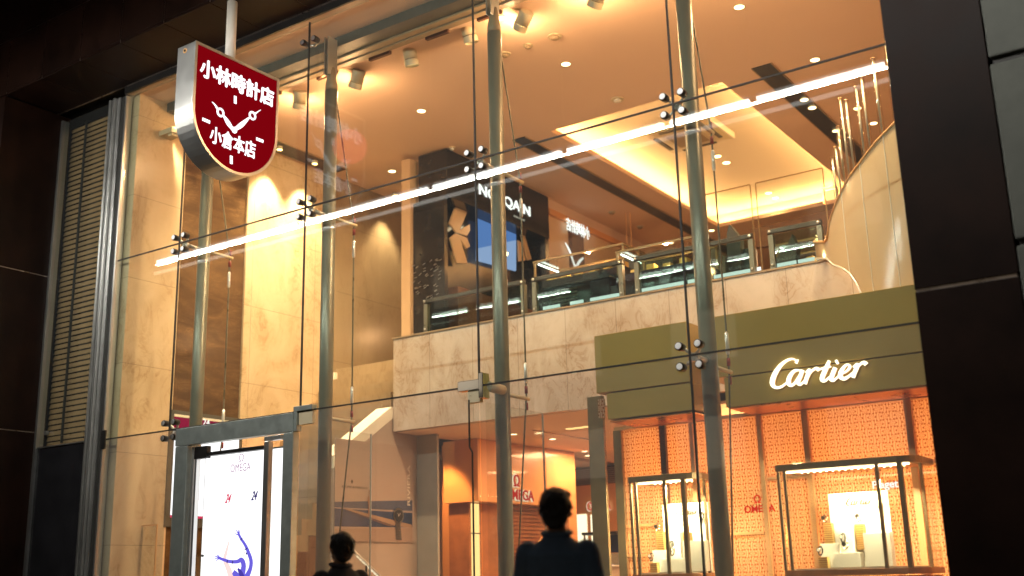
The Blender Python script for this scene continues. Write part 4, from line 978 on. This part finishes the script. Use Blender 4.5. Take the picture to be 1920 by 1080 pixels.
# ------------------------------------------------------------ vitrines
def vitrine(x0, x1, label, boardx, chamfer=.0):
    y0, y1, zb, zt = SY, SY+.52, 1.16, 1.985
    t = thing('vitrine', label, 'vitrine', ((x0+x1)/2, y0, 0), 'lit jewellery vitrines')
    def outline(e, n=6):
        pts = [(x0-e, y1), (x0-e, y0-e+.06)]
        pts += [(x0-e+.06-.06*math.cos(a), y0-e+.06-.06*math.sin(a)) for a in [math.pi/2*k/n for k in range(1, n)]]
        pts += [(x0-e+.06, y0-e)]
        r = .2
        pts += [(x1+e-r+r*math.sin(a), y0-e+r-r*math.cos(a)) for a in [math.pi/2*k/n for k in range(0, n+1)]]
        pts += [(x1+e, y1)]
        return pts
    m = MB(); m.prism(outline(.02), (0, 0, zt), X, Y, (0, 0, .055)); m.build('canopy', 'cabinet_metal', t, .004)
    m = MB(); m.prism(outline(.015), (0, 0, zb-.05), X, Y, (0, 0, .05)); m.build('sill', 'wood_warm', t, .003)
    m = MB(); m.prism(outline(-.01), (0, 0, .02), X, Y, (0, 0, zb-.08)); m.build('plinth', 'wood_warm', t)
    m = MB(); m.prism(outline(-.04), (0, 0, zb+.001), X, Y, (0, 0, .012)); m.build('display_floor', 'cream_block', t)
    for x, y, h in ((x0+.01, y0+.02, .012), (x0+.075, y0+.0, .012), (x1-.30, y0, .014), (x1-.12, y0+.02, .02), (x1-.01, y0+.22, .012)):
        m = MB(); m.box(x-h, x+h, y-h, y+h, zb, zt); m.build('corner_post', 'cabinet_metal', t, .002)
    m = MB(); o1 = outline(-.004); m.sheet([[(a, b, zb+.0) for a, b in o1], [(a, b, zt) for a, b in o1]]); m.build('glass', 'glass_clear', t)
    m = MB(); m.box(x0+.06, x1-.06, y0+.07, y0+.09, zt-.014, zt-.004); m.build('light_strip', 'case_led', t)
    m = MB()
    for i in range(int((x1-x0-.2)/.055)):
        m.tube([(x0+.12+.055*i, y0+.16, zt-.006), (x0+.12+.055*i, y0+.16, zt-.001)], .008, 8)
        m.tube([(x0+.12+.055*i, y0+.3, zt-.006), (x0+.12+.055*i, y0+.3, zt-.001)], .008, 8)
    m.build('light_dots', 'case_led', t)
    box('lid_lining', 'gold_trim', t, x0+.04, x1-.05, y0+.11, y1-.02, zt-.0008, zt-.0002)
    light('AREA', ((x0+x1)/2, y0+.07, zt-.03), 34, (1, .82, .52), .06, ((x0+x1)/2, y0+.33, zb), parent=t, sizey=x1-x0-.2).rotation_euler.z += math.pi/2
    b0, b1 = boardx
    by = y0+.36
    card = thing('display_card', 'white card with dark script inside '+('the left' if x0 < -4.5 else 'the right')+' vitrine', 'display card', (b0, by, zb), 'script cards')
    box('card', 'white_board', card, b0, b1, by, by+.02, zb+.014, zb+.014+.62, bevel=.002)
    k = .30
    script(card, 'ink', (b0+(.14 if x0 < -4.5 else .15), by-.004, zb+.014+.52), X, Z, (0, -1, 0), k*.9, .002, 'script', 1.3)
    # stepped blocks, gilded pillars, watches on stands
    side = 'left' if x0 < -4.5 else 'right'
    bl = [(b0+.02, .17, .20), (b0+.19, .22, .12), (b0+.16, .12, .36), (b1-.06, .22, .27)]
    for i, (bx, bw, bh) in enumerate(bl):
        by2 = by-.06-.1*(i % 2)-(0 if i == 2 else .02)
        o = box('display_block', 'cream_block', None, bx-bw/2, bx+bw/2, by2-.05, by2+.05, zb+.014, zb+.014+bh, bevel=.003)
        tag(o, ['medium', 'lowest', 'tallest', 'broad'][i]+' cream display block in the '+side+' vitrine', 'display block', 'cream display blocks')
    for i, (bx, z0, h) in enumerate(((b0+.0, .17, .2), (b0+.27, .14, .21), (b0-.03, .0, .09))):
        m = MB(); q = thing('gilded_block', ['upper left', 'middle', 'bottom left'][i]+' ribbed gold block in the '+side+' vitrine', 'display block', (bx, by-.06, zb), 'ribbed gold blocks')
        m.box(bx-.036, bx+.036, by-.085+(-.1 if i == 2 else 0), by-.025+(-.1 if i == 2 else 0), zb+.0145+(z0 if i < 2 else 0), zb+.014+z0+h); m.build('block', 'gold_leaf', q)
        m = MB()
        for j in range(int(h/.018)): m.box(bx-.038, bx+.038, by-.088+(-.1 if i == 2 else 0), by-.084+(-.1 if i == 2 else 0), zb+.02+(z0 if i < 2 else 0)+.018*j, zb+.025+(z0 if i < 2 else 0)+.018*j)
        m.build('ribs', 'wood_warm', q)
    for i, (wx, wz, wy) in enumerate(((b0-.02, .385, by-.07), (b0+.14, .22, by-.13), (b0+.27, .385, by-.06), (b0-.05, .12, by-.17), (b0+.18, .16, by-.2), (b1-.06, .47, by-.02))):
        q = thing('watch', 'wrist watch on a loop stand, '+['upper left', 'centre left', 'upper middle', 'bottom left', 'bottom middle', 'upper right'][i]+' of the '+side+' vitrine', 'watch', (wx, wy, zb+wz), 'watches in the vitrines')
        m = MB(); n = 14
        m.tube([(wx+.018*math.cos(2*math.pi*k_/n), wy+.02*math.sin(2*math.pi*k_/n)*.5, zb+wz+.036+.036*math.sin(2*math.pi*k_/n)) for k_ in range(n+1)], .0065, 6); m.build('strap', 'watch_dark' if i % 2 else 'watch_metal', q, smooth=True)
        m = MB(); m.tube([(wx-.008, wy-.022, zb+wz+.045), (wx-.008, wy-.027, zb+wz+.045)], .019, 14); m.build('case', 'watch_metal', q, smooth=True)
        m = MB(); m.tube([(wx-.008, wy-.0275, zb+wz+.045), (wx-.008, wy-.0285, zb+wz+.045)], .014, 14); m.build('dial', 'white_board' if i % 2 else 'watch_dark', q)
    return t
vitrine(-5.02, -4.35, 'smaller lit vitrine in the middle of the boutique front', (-4.87, -4.40))
vitrine(-3.58, -2.42, 'large lit vitrine at the right of the boutique front', (-3.27, -2.76))
t = thing('brand_letters', 'white blurred serif letters at the back of the large vitrine', 'sign', (-2.8, BY-.05, 1.9))
text('letters', 'Piaget', 'letter_white', at(1637, 921, 1, BY-.05), X, Z, .085, t, .004, bold=.02, width=.22)
# small shop lamp cases right of the large vitrine
t = thing('glassware', 'group of lit glass stems right of the large vitrine', 'glassware', at(1755, 1050, 1, 1.6))
for x in (1745, 1757, 1768):
    p = at(x, 1065, 1, 1.6); m = MB(); m.tube([(p.x, p.y, p.z), (p.x, p.y, p.z+.09), (p.x, p.y, p.z+.17)], [.016, .013, .016], 12, caps=False); m.tube([(p.x, p.y, p.z-.01), (p.x, p.y, p.z)], .02, 12); m.build('stem_glass', 'acrylic', t, smooth=True)
box('stand', 'wood_warm', t, -2.3, -1.9, 1.5, 1.7, 1.05, at(1757, 1065, 1, 1.6).z-.011)
# ------------------------------------------------------------ ground floor hall: ceiling, watch counter, far wall
t = struct(thing('lower_ceiling', 'pinkish ceiling of the ground floor', 'ceiling', (-6, 8, 3.03)))
box('board', 'ceiling_paint', t, -9.43, -5.5, 3.085, 15, 3.035, 3.07)
box('board_side', 'ceiling_paint', t, XL, -9.64, 5.6, 15, 3.035, 3.07)
for x, y, l_ in ((1036, 823, 'right of the third mast'), (1096, 846, 'middle one'), (1102, 854, 'lowest one'), (963, 814, 'left of the tie rod'), (1124, 858, 'by the metal post')):
    downlight(x, y, 3.035, .05, e=9, label='small ground floor downlight, '+l_, grp='ground floor downlights')
t = thing('ceiling_lamp_group', 'row of warm recessed lamps in the ground floor ceiling', 'ceiling lamp', at(1085, 802, 2, 3.035))
for x in (1070, 1085, 1100): p = at(x, 802-.12*(x-1085), 2, 3.034); m = MB(); m.tube([p, p-Z*.004], .07, 16); m.build('lens', 'amber', t)
a, b = at(1000, 806, 2, 3.035), at(1132, 826, 2, 3.035)
tag(MB().box(a.x-.015, a.x+.015, a.y, b.y, 3.027, 3.034).build('ceiling_track', 'wood_dark'), 'thin dark track line in the ground floor ceiling', 'ceiling track')
for x, y in ((-7.0, 5.0), (-6.6, 8.5), (-8.5, 6.5), (-7.5, 4.0)): light('AREA', (x, y, 3.0), 22, (1, .52, .26), .6, (x, y, 0), name='lamp_light')
# orange partition volume (X = const faces)
p0 = at(895, 822, 2, 3.03); OXX = p0.x
t = thing('orange_partition', 'glossy orange wall block with red watch brand letters', 'wall', (OXX, p0.y, 0))
pe = at(1077, 845, 0, OXX)
ys = p0.y; ye = pe.y
zlow = at(960, 944, 0, OXX).z
m = MB(); m.box(OXX-.6, OXX, ys, ye, zlow, 3.03); m.build('upper_block', 'plaster_orange', t, .004)
m = MB(); m.box(OXX-.6, OXX-.25, ys+.12, ye-.25, 0, zlow-.002); m.build('recess_back', 'wood_warm', t)
m = MB(); m.box(OXX-.6, OXX-.0, ye-.24, ye, 0, zlow-.002); m.build('end_pillar', 'plaster_orange', t, .004)
m = MB()
for i in range(24): m.box(OXX-.249, OXX-.22, ys+1.0, ye-.3, zlow-.06-.055*i, zlow-.03-.055*i)
m.build('blind_slats', 'wood_warm', t)
box('amber_strip', 'amber', t, OXX-.249, OXX-.24, ys+.16, ys+.34, .4, zlow-.01)
m = MB()
for z in (zlow-.42,): m.box(OXX-.238, OXX-.23, ys+.14, ys+.36, z, z+.015)
m.build('strip_divider', 'wood_dark', t)
m = MB(); m.box(OXX+.001, OXX+.004, at(1023, 880, 0, OXX).y, at(1023, 880, 0, OXX).y+.006, zlow, 2.95); m.build('joint', 'wood_dark', t)
p = at(946, 936, 0, OXX+.02)
w_ = at(1000, 936, 0, OXX+.02).y-p.y
t = thing('brand_letters', 'red watch brand letters with white edges on the orange wall', 'sign', p, 'red watch brand signs')
text('letters', 'OMEGA', 'letter_red', p+X*.012, Y, Z, .15, t, .01, bold=.02, width=w_)
text('letter_edge', 'OMEGA', 'letter_halo', p-Y*.02+Z*(-.012), Y, Z, .165, t, .008, bold=.05, width=w_*1.02)
q = at(962, 912, 0, OXX+.02)
text('logo', 'Ω', 'letter_red', q+X*.012, Y, Z, .17, t, .01, bold=.02); text('logo_edge', 'Ω', 'letter_halo', q-Y*.02-Z*.01, Y, Z, .19, t, .008, bold=.05)
# plain orange wall and grey column left of it
p1 = at(828, 900, 1, 4.6); p2 = at(893, 900, 1, 4.6)
tag(box('column', 'plaster_orange', None, p1.x, OXX-.61, 4.6, 4.9, 0, 3.03, bevel=.01), 'plain glossy orange wall between the stair wall and the brand letters', 'wall')
p0_ = at(779, 900, 1, 3.6); p3 = at(829, 900, 1, 3.6)
tag(box('column', 'column_grey', None, SX+.005, p3.x, 3.5, 3.54, 0, 3.03, bevel=.006), 'pale stone column right of the seaside poster', 'column')
light('SPOT', (p1.x+.4, 3.7, 2.98), 60, (1, .45, .15), .06, (p1.x+.2, 4.6, 1.4), 70, name='lamp_light')
# far wall with second red brand sign, lit doors, louvre grille
FY = 9.0
t = thing('far_wall', 'peach wall far back with a louvred grille on top', 'wall', (-7, FY, 0))
fa = at(1070, 912, 1, FY); 
box('face', 'plaster_orange', t, fa.x-.6, -5.5, FY, FY+.1, 0, fa.z)
box('grille_back', 'wood_dark', t, fa.x-.6, -5.5, FY+.05, FY+.12, fa.z+.001, 3.03)
m = MB()
for i in range(12):
    z = fa.z+.02+.035*i
    if z < 3.0: m.box(fa.x-.5, -5.5, FY+.01, FY+.045, z, z+.016)
m.build('grille_slats', 'moulding', t)
for a, b, yy, lab in ((1080, 1100, 965, 'door_panel'), (1107, 1132, 965, 'niche')):
    u, v = at(a, yy, 1, FY-.01), at(b, yy, 1, FY-.01)
    box('lit_niche', 'niche_white', t, u.x, v.x, FY-.012, FY-.004, .8, u.z)
p = at(1102, 958, 1, FY-.05)
t = thing('brand_letters', 'small far red watch brand letters by the metal post', 'sign', p, 'red watch brand signs')
wq = at(1146, 956, 1, FY-.05).x-p.x
text('letters', 'OMEGA', 'letter_red', p-Y*.012, X, Z, .15, t, .01, bold=.02, width=wq)
text('letter_edge', 'OMEGA', 'letter_halo', p-X*.02-Z*.012, X, Z, .17, t, .008, bold=.05, width=wq*1.03)
q = at(1114, 938, 1, FY-.05); text('logo', 'Ω', 'letter_red', q-Y*.012, X, Z, .18, t, .01, bold=.02); text('logo_edge', 'Ω', 'letter_halo', q-X*.02-Z*.01, X, Z, .2, t, .008, bold=.05)
# showcase with blue screen and counter items
t = thing('showcase', 'showcase with a dark blue back near the far brand letters', 'showcase', at(1112, 1040, 1, 6.5))
u, v = at(1097, 1004, 1, 6.5), at(1150, 1004, 1, 6.5)
box('top', 'black_metal', t, u.x, v.x+.1, 6.4, 6.9, u.z, u.z+.04, bevel=.004)
pbr('blue_cloth', (.02, .03, .12), .6)
box('blue_back', 'blue_cloth', t, u.x+.03, v.x+.1, 6.7, 6.72, u.z-.26, u.z-.002)
for x in (u.x+.02, u.x+.4): box('leg', 'steel_door', t, x-.012, x+.012, 6.44, 6.46, .02, u.z-.001)
box('cabinet', 'steel_door', t, u.x, v.x+.1, 6.45, 6.85, .02, u.z-.27, bevel=.004)
t = thing('counter', 'sales counter with papers at the lower right of the orange wall', 'counter', at(1110, 1075, 1, 5.2))
u = at(1078, 1062, 1, 5.2)
box('body', 'plaster_warm', t, u.x, u.x+.9, 5.2, 5.7, .02, u.z-.02, bevel=.005); box('top', 'white_board', t, u.x-.02, u.x+.92, 5.17, 5.72, u.z-.019, u.z, bevel=.004)
m = MB(); m.obox((u.x+.3, 5.35, u.z+.006), (.16, .02, 0), (-.01, .1, 0), (0, 0, .005)); tag(m.build('paper_stack', 'poster_pink'), 'pink and white papers on the sales counter', 'papers')
t = thing('card_holder', 'small white card holder on the sales counter', 'card holder', (u.x+.12, 5.4, u.z))
box('card', 'white_board', t, u.x+.08, u.x+.15, 5.4, 5.41, u.z+.001, u.z+.12); box('foot', 'steel', t, u.x+.06, u.x+.17, 5.37, 5.45, u.z+.0005, u.z+.012)
# ------------------------------------------------------------ side wall lightbox with crimson header, small glass cabinet
LXX = XL+.0
t = thing('wall_lightbox', 'white lightbox with a crimson header on the brown stone wall', 'lightbox', (LXX, 1.2, 1.5))
def lp(x, y): return at(x, y, 0, LXX+.02)
ya, yb = lp(326, 800).y, lp(326, 800).y+1.05
zt_, zm, zb_ = lp(327, 776).z, lp(327, 803).z, lp(318, 975).z
box('case', 'dark_beam', t, LXX-.02, LXX+.015, ya-.06, yb+.06, zb_-.08, zt_+.05)
box('header_trim', 'white_board', t, LXX+.0155, LXX+.022, ya, yb, zt_-.03, zt_)
box('header', 'header_red', t, LXX+.0155, LXX+.02, ya, yb, zm, zt_-.032)
box('light_panel', 'poster_white', t, LXX+.0155, LXX+.02, ya+.02, yb, zb_+.06, zm-.03)
box('foot_stripe', 'poster_red', t, LXX+.0155, LXX+.021, ya+.02, yb, zb_+.03, zb_+.058)
text('header_text', '24', 'letter_white', lp(380, 797), Y, Z, .08, t, .004)
p = at(262, 985, 1, .5); q = at(330, 985, 1, .5)
t = thing('glass_cabinet', 'small glass display cabinet with a gold edge at the lower left', 'cabinet', ((p.x+q.x)/2, .6, 0))
m = MB(); m.box(p.x, p.x+.015, .5, .515, .1, p.z); m.box(p.x+.3, p.x+.315, .5, .515, .1, p.z); m.box(p.x+.016, p.x+.299, .5, .515, p.z-.015, p.z); m.build('frame', 'gold_trim', t)
m = MB(); m.box(p.x+.016, p.x+.299, .503, .509, .1, p.z-.016); m.build('glass', 'glass_clear', t)
box('cabinet_light', 'amber', t, p.x+.02, p.x+.026, .52, .53, .3, p.z-.03)
m = MB(); m.box(p.x, p.x+.315, .5, .8, .02, .099); m.build('base', 'wood_dark', t)
# small wall plate left of second mast
p = at(632, 715, 0, XL); t = thing('wall_plate', 'small cream plate on the beige stone wall beside the second mast', 'wall plate', p)
m = MB(); m.box(XL-.01, XL+.03, p.y-.08, p.y+.08, p.z-.12, p.z+.12); m.build('plate', 'cream_block', t, .004)
# flush panel with a rounded corner on the brown stone
p = at(425, 740, 0, XL)
# ------------------------------------------------------------ hanging clock sign
HX = -8.42
t = thing('hanging_sign', 'shield shaped red clock shop sign hanging from the canopy', 'sign', (HX, -.7, 7.28))
pt = [at(*q, 0, HX) for q in ((366, 76), (522, 150), (440, 327))]
yl, yr, ztp = pt[0].y, pt[1].y, (pt[0].z+pt[1].z)/2
hw = (yr-yl)/2; yc = (yl+yr)/2; zb_ = zy(HX, yc, 326)
zc = zb_+hw*1.0
def shield(e, n=28):
    r = hw-e
    pts = [(yc-r, ztp-e), (yc-r, zc)]
    pts += [(yc-r*math.cos(a), zc-(zc-zb_-e)*math.sin(a)) for a in [math.pi*k/n for k in range(1, n)]]
    pts += [(yc+r, zc), (yc+r, ztp-e)]
    return pts
TH = .27
m = MB(); m.prism(shield(0), (HX-TH, 0, 0), Y, Z, (TH, 0, 0)); m.build('case', 'steel', t, .006)
m = MB(); so, si = shield(-.002), shield(.028)
nn_ = len(so)
m.sheet([[(HX+.002, a, b) for a, b in so+[so[0]]], [(HX+.014, a, b) for a, b in so+[so[0]]], [(HX+.014, a, b) for a, b in si+[si[0]]], [(HX+.002, a, b) for a, b in si+[si[0]]]]); m.build('rim', 'steel', t)
m = MB(); m.prism(shield(.03), (HX+.002, 0, 0), Y, Z, (.004, 0, 0)); m.build('red_face', 'sign_red', t)
FX = HX+.012
def hp(x, y): return at(x, y, 0, FX)
a, b = hp(375, 146), hp(512, 195)
text('shop_name', '小林時計店', 'sign_white', Vector((FX, a.y, (a.z+b.z)/2-.005)), Y, Z, hp(440, 139).z-hp(440, 172).z, t, .008, fat=.0065, width=b.y-a.y)
a, b = hp(393, 270), hp(478, 292)
text('branch_name', '小倉本店', 'sign_white', Vector((FX, a.y, (a.z+b.z)/2-.01)), Y, Z, (hp(440, 252).z-hp(440, 284).z), t, .008, fat=.003, width=b.y-a.y)
def hs(pts, ws, name='clock_hand', lift=0):
    P = [hp(*q) for q in pts]; m = MB(); ribbon(m, [(p.y, p.z) for p in P], ws, (FX, 0, 0), Y, Z, (.006, 0, 0), 5, lift); return m.build(name, 'sign_white', t)
hs([(437, 243), (428, 230), (418, 214)], [.03, .055, .012])
hs([(409, 205), (403, 196), (398, 191)], [.028, .014, .006])
hs([(440, 243), (453, 234), (469, 219)], [.03, .052, .012])
hs([(477, 214), (483, 210), (489, 206)], [.024, .012, .006])
def ringm(c, r, w_, name='hand_ring'):
    c = hp(*c); n = 22; m = MB()
    m.sheet([[(FX+dx, c.y+rr*math.cos(2*math.pi*k/n), c.z+rr*math.sin(2*math.pi*k/n)) for k in range(n+1)] for rr, dx in ((r, .0), (r, .007), (r+w_, .007), (r+w_, .0))]); m.build(name, 'sign_white', t)
ringm((413, 211), .028, .022); ringm((473, 217), .028, .022); ringm((439, 244), .011, .024)
hs([(441.5, 180), (441.5, 194)], [.032, .032], 'hour_mark'); hs([(434, 292), (434, 307)], [.032, .032], 'hour_mark')
hs([(380, 223), (394, 229)], [.032, .032], 'hour_mark'); hs([(481, 260), (494, 265)], [.032, .032], 'hour_mark')
m = MB(); m.tube([(HX-TH/2, yc, ztp), (HX-TH/2, yc, 7.288)], .055, 20); m.build('pole', 'white_plastic', t, smooth=True)
m = MB(); p = at(347, 95, 1, yl-.002); m.tube([(p.x, yl-.004, p.z), (p.x, yl+.002, p.z)], .028, 16); m.build('cable_grommet', 'gold_trim', t, smooth=True)
m = MB(); m.tube([(p.x, yl-.007, p.z), (p.x, yl-.0045, p.z)], .015, 14); m.build('grommet_hole', 'black_metal', t)
m = MB(); m.tube([(HX-TH/2, yc+hw*.5, ztp), (HX-TH/2, yc+hw*.5, ztp+.03)], .012, 10); m.build('eyebolt', 'steel', t)
light('POINT', (HX+.3, yc, zc+.1), 1.2, (1, .1, .12), .2, parent=t)
# ------------------------------------------------------------ arcade strip lamps over the pavement (seen as reflections)
t = thing('arcade_lamp', 'long row of white tube lamps over the pavement', 'lamp', (-6, -3.5, 6.47))
zl = CP.z+(4.855-CP.z)*(8+3.5)/8
def lx(px, py): return at(px, py, 1, 3.5).x
ends = [lx(293, 490), lx(560, 418), lx(808, 348), lx(1058, 272), lx(1250, 222), lx(1413, 190), lx(1668, 125), lx(1668, 125)+3]
for a, b in zip(ends[:-1], ends[1:]):
    box('tube', 'led_white', t, a+.05, b-.05, -3.525, -3.475, zl-.026, zl+.026)
box('side_reflector', 'led_strip_soft', t, ends[0], ends[-1], -3.50, -3.46, zl-.21, zl-.17)
box('housing', 'black_metal', t, ends[0], ends[-1], -3.56, -3.44, zl+.04, zl+.12)
m = MB()
for x in ends: m.tube([(x, -3.5, zl+.12), (x, -3.5, 9.5)], .01, 6)
m.build('hanger', 'black_metal', t)
d_ = light('AREA', ((ends[0]+ends[-1])/2, -3.5, zl-.04), 110, (1, .96, .88), .06, ((ends[0]+ends[-1])/2, 1.5, 1.5), parent=t, sizey=.06); d_.data.size = ends[-1]-ends[0]; d_.data.size_y = .02
# ------------------------------------------------------------ night street opposite (gives the glass something to mirror)
t = thing('street_building', 'dim building across the street behind the viewer', 'building', (0, -26, 0))
box('wall', 'facade_far', t, -30, 22, -30, -26, -.1, 16)
for i in range(9):
    for j in range(3):
        if (i*7+j*3) % 4: box('window', 'window_far', t, -27+5.2*i, -24.6+5.2*i, -25.99, -25.97, 4.5+3.6*j, 6.2+3.6*j)

# ------------------------------------------------------------ people on the pavement
pbr('cloth_blue', (.13, .2, .32), .8, vary=.1, scale=30); pbr('cloth_dark', (.06, .055, .065), .85); pbr('cloth_grey', (.10, .12, .15), .8, vary=.1, scale=30)
pbr('skin_tone', (.5, .3, .2), .55); pbr('hair_black', (.015, .011, .01), .45); pbr('trouser', (.03, .032, .04), .85); pbr('shoe', (.02, .018, .016), .5); pbr('hair_brown', (.06, .03, .015), .5)
def merged(name, mat, m, parent, voxel=.012, smooth=4):
    "one continuous skin grown over overlapping shapes"
    o = m.build(name, mat)
    a = o.modifiers.new('r', 'REMESH'); a.mode = 'VOXEL'; a.voxel_size = voxel; a.use_smooth_shade = True
    b = o.modifiers.new('s', 'SMOOTH'); b.factor = .6; b.iterations = smooth
    dg = bpy.context.evaluated_depsgraph_get(); me = bpy.data.meshes.new_from_object(o.evaluated_get(dg))
    bpy.data.objects.remove(o)
    o = bpy.data.objects.new(name, me); COL.objects.link(o); me.name = name; me.materials.clear(); me.materials.append(MATS[mat])
    for p in me.polygons: p.use_smooth = True
    o.parent = parent; return o
def loft(m, rings, n=20):
    "rings of (z, cx, cy, rx, ry)"
    vs = []; fs = []
    for z, cx, cyy, rx, ry in rings:
        for k in range(n):
            a = 2*math.pi*k/n; vs.append((cx+rx*math.cos(a), cyy+ry*math.sin(a), z))
    for i in range(len(rings)-1):
        for k in range(n): fs.append((i*n+k, i*n+(k+1) % n, (i+1)*n+(k+1) % n, (i+1)*n+k))
    fs += [tuple(reversed(range(n))), tuple(range((len(rings)-1)*n, len(rings)*n))]
    return m.add(vs, fs)
def limb(m, pts, rs):
    m.tube(pts, rs, 14)
    for p, r_ in zip(pts, rs): m.ball(p, r_, 10)
def person(x, y, rz, h, label, coat, hairm='hair_black', long_hair=False):
    t = thing('person', label, 'person', (x, y, 0), 'passers-by on the pavement'); k = h/1.73
    t.rotation_euler = (0, 0, rz); t.scale = (k, k, k)
    arm = lambda sx: ([(sx*.165, 0, 1.395), (sx*.215, -.03*sx, 1.12), (sx*.22, .09-.07*sx, .88)], [.05, .042, .03])
    leg = lambda sx: ([(sx*.09, 0, .88), (sx*.10, sx*.10, .48), (sx*.10, sx*.16-.05, .09)], [.088, .057, .042])
    m = MB()
    loft(m, [(.86, 0, 0, .15, .11), (1.0, 0, 0, .15, .105), (1.12, 0, 0, .135, .098), (1.28, 0, 0, .16, .11), (1.38, 0, -.005, .165, .098), (1.43, 0, -.005, .11, .07), (1.46, 0, 0, .06, .06), (1.53, 0, .01, .052, .056)])
    m.ball((0, .0, 1.625), .1, 16, (.77, .96, 1.08)); m.ball((0, .035, 1.565), .07, 14, (.8, .9, .8))
    m.ball((0, .108, 1.585), .016, 8, (.8, 1, 1.3)); m.ball((0, .092, 1.548), .024, 8, (1.2, .5, .35))
    for sx in (-1, 1):
        p_, r_ = arm(sx); limb(m, p_, r_); p_, r_ = leg(sx); limb(m, p_, r_)
        m.ball((sx*.078, .005, 1.60), .022, 8, (.4, .8, 1.3))
        wx, wy = sx*.22, .09-.07*sx; m.ball((wx, wy+.01, .825), .045, 10, (.42, .85, 1.1)); m.tube([(wx, wy, .89), (wx, wy+.008, .83)], [.027, .03], 10)
        for j in range(4):
            oy = wy+.01+(j-1.5)*.0205; ln = (.06, .074, .07, .054)[j]
            m.tube([(wx, oy, .80), (wx-.008*sx, oy, .79-ln*.5), (wx-.022*sx, oy, .79-ln)], [.0098, .009, .0075], 8)
        m.tube([(wx, wy+.035, .845), (wx-.012*sx, wy+.062, .81), (wx-.02*sx, wy+.064, .785)], [.012, .0105, .009], 8)
    merged('body', 'skin_tone', m, t, .007, 3)
    m = MB()
    loft(m, [(.80, 0, 0, .185, .14), (.95, 0, 0, .18, .135), (1.12, 0, 0, .165, .122), (1.28, 0, 0, .188, .132), (1.38, 0, -.01, .185, .115), (1.435, 0, -.01, .125, .085), (1.475, 0, .0, .072, .074), (1.50, 0, .004, .07, .072)])
    for sx in (-1, 1): limb(m, [(sx*.165, 0, 1.385), (sx*.222, -.03*sx, 1.12), (sx*.226, .085-.07*sx, .90)], [.072, .060, .045])
    merged('jacket', coat, m, t, .012, 3)
    m = MB(); m.tube([(.078*math.cos(a), .004+.078*math.sin(a), 1.492+.012*math.sin(a)) for a in [2*math.pi*q/20 for q in range(21)]], .014, 8, caps=False); o = m.build('collar', coat, None, smooth=True); o.parent = t
    m = MB()
    for q in range(9): m.tube([(-.05+.1*((q*37) % 10)/10, -.14, .9+.05*q), (-.05+.1*((q*53) % 10)/10, -.135, .93+.05*q)], .003, 6)
    m = MB(); loft(m, [(.78, 0, 0, .16, .12), (1.0, 0, 0, .155, .115)])
    for sx in (-1, 1): limb(m, [(sx*.09, 0, .86), (sx*.10, sx*.10, .48), (sx*.10, sx*.16-.05, .11)], [.1, .075, .062])
    merged('trousers', 'trouser', m, t, .014, 3)
    for sx in (-1, 1):
        m = MB(); limb(m, [(sx*.10, sx*.16-.08, .05), (sx*.10, sx*.16+.04, .048), (sx*.105, sx*.16+.13, .035)], [.045, .046, .035]); merged('shoe', 'shoe', m, t, .012, 2)
        m = MB(); m.ball((sx*.031, .091, 1.622), .012, 8, (1.2, .5, .6)); o = m.build('eye', 'cloth_dark', None, smooth=2); o.parent = t
    m = MB(); m.ball((0, -.022, 1.645), .1, 16, (.88, .98, 1.0)); m.ball((0, -.045, 1.59), .075, 12, (1.05, .75, 1.1))
    m.ball((.03, .03, 1.70), .05, 10, (1.1, 1, .7)); m.ball((-.035, .02, 1.698), .045, 10, (1, 1.1, .7))
    if long_hair: loft(m, [(1.36, 0, -.07, .075, .025), (1.45, 0, -.07, .095, .04), (1.56, 0, -.05, .095, .055), (1.64, 0, -.03, .085, .06)])
    for q in range(90):
        a_, b_ = random.random()*2*math.pi, random.random()*1.9
        c_ = Vector((.088*math.sin(b_)*math.cos(a_), -.022+.098*math.sin(b_)*math.sin(a_), 1.645+.1*math.cos(b_)))
        if c_.y > .055 and c_.z < 1.68: continue
        m.tube([c_, c_+Vector((random.uniform(-.012, .012), random.uniform(-.015, .01), -.03)), c_+Vector((random.uniform(-.02, .02), random.uniform(-.02, .01), -.055))], [.009, .007, .003], 6)
    merged('hair', hairm, m, t, .005, 1)
    return t
def pplace(px, ptop, dist):
    d = (px-960)/F*RX - (ptop-540)/F*UX + _f
    return CP + d*dist
p = pplace(1041, 918, 5.7); person(p.x, p.y, R(22), p.z, 'person in a blue jacket seen from behind, looking at the watch counter', 'cloth_blue')
p = pplace(640, 1000, 7.3); person(p.x, p.y, R(70), p.z, 'person in black walking in front of the stair poster', 'cloth_dark', 'hair_black')
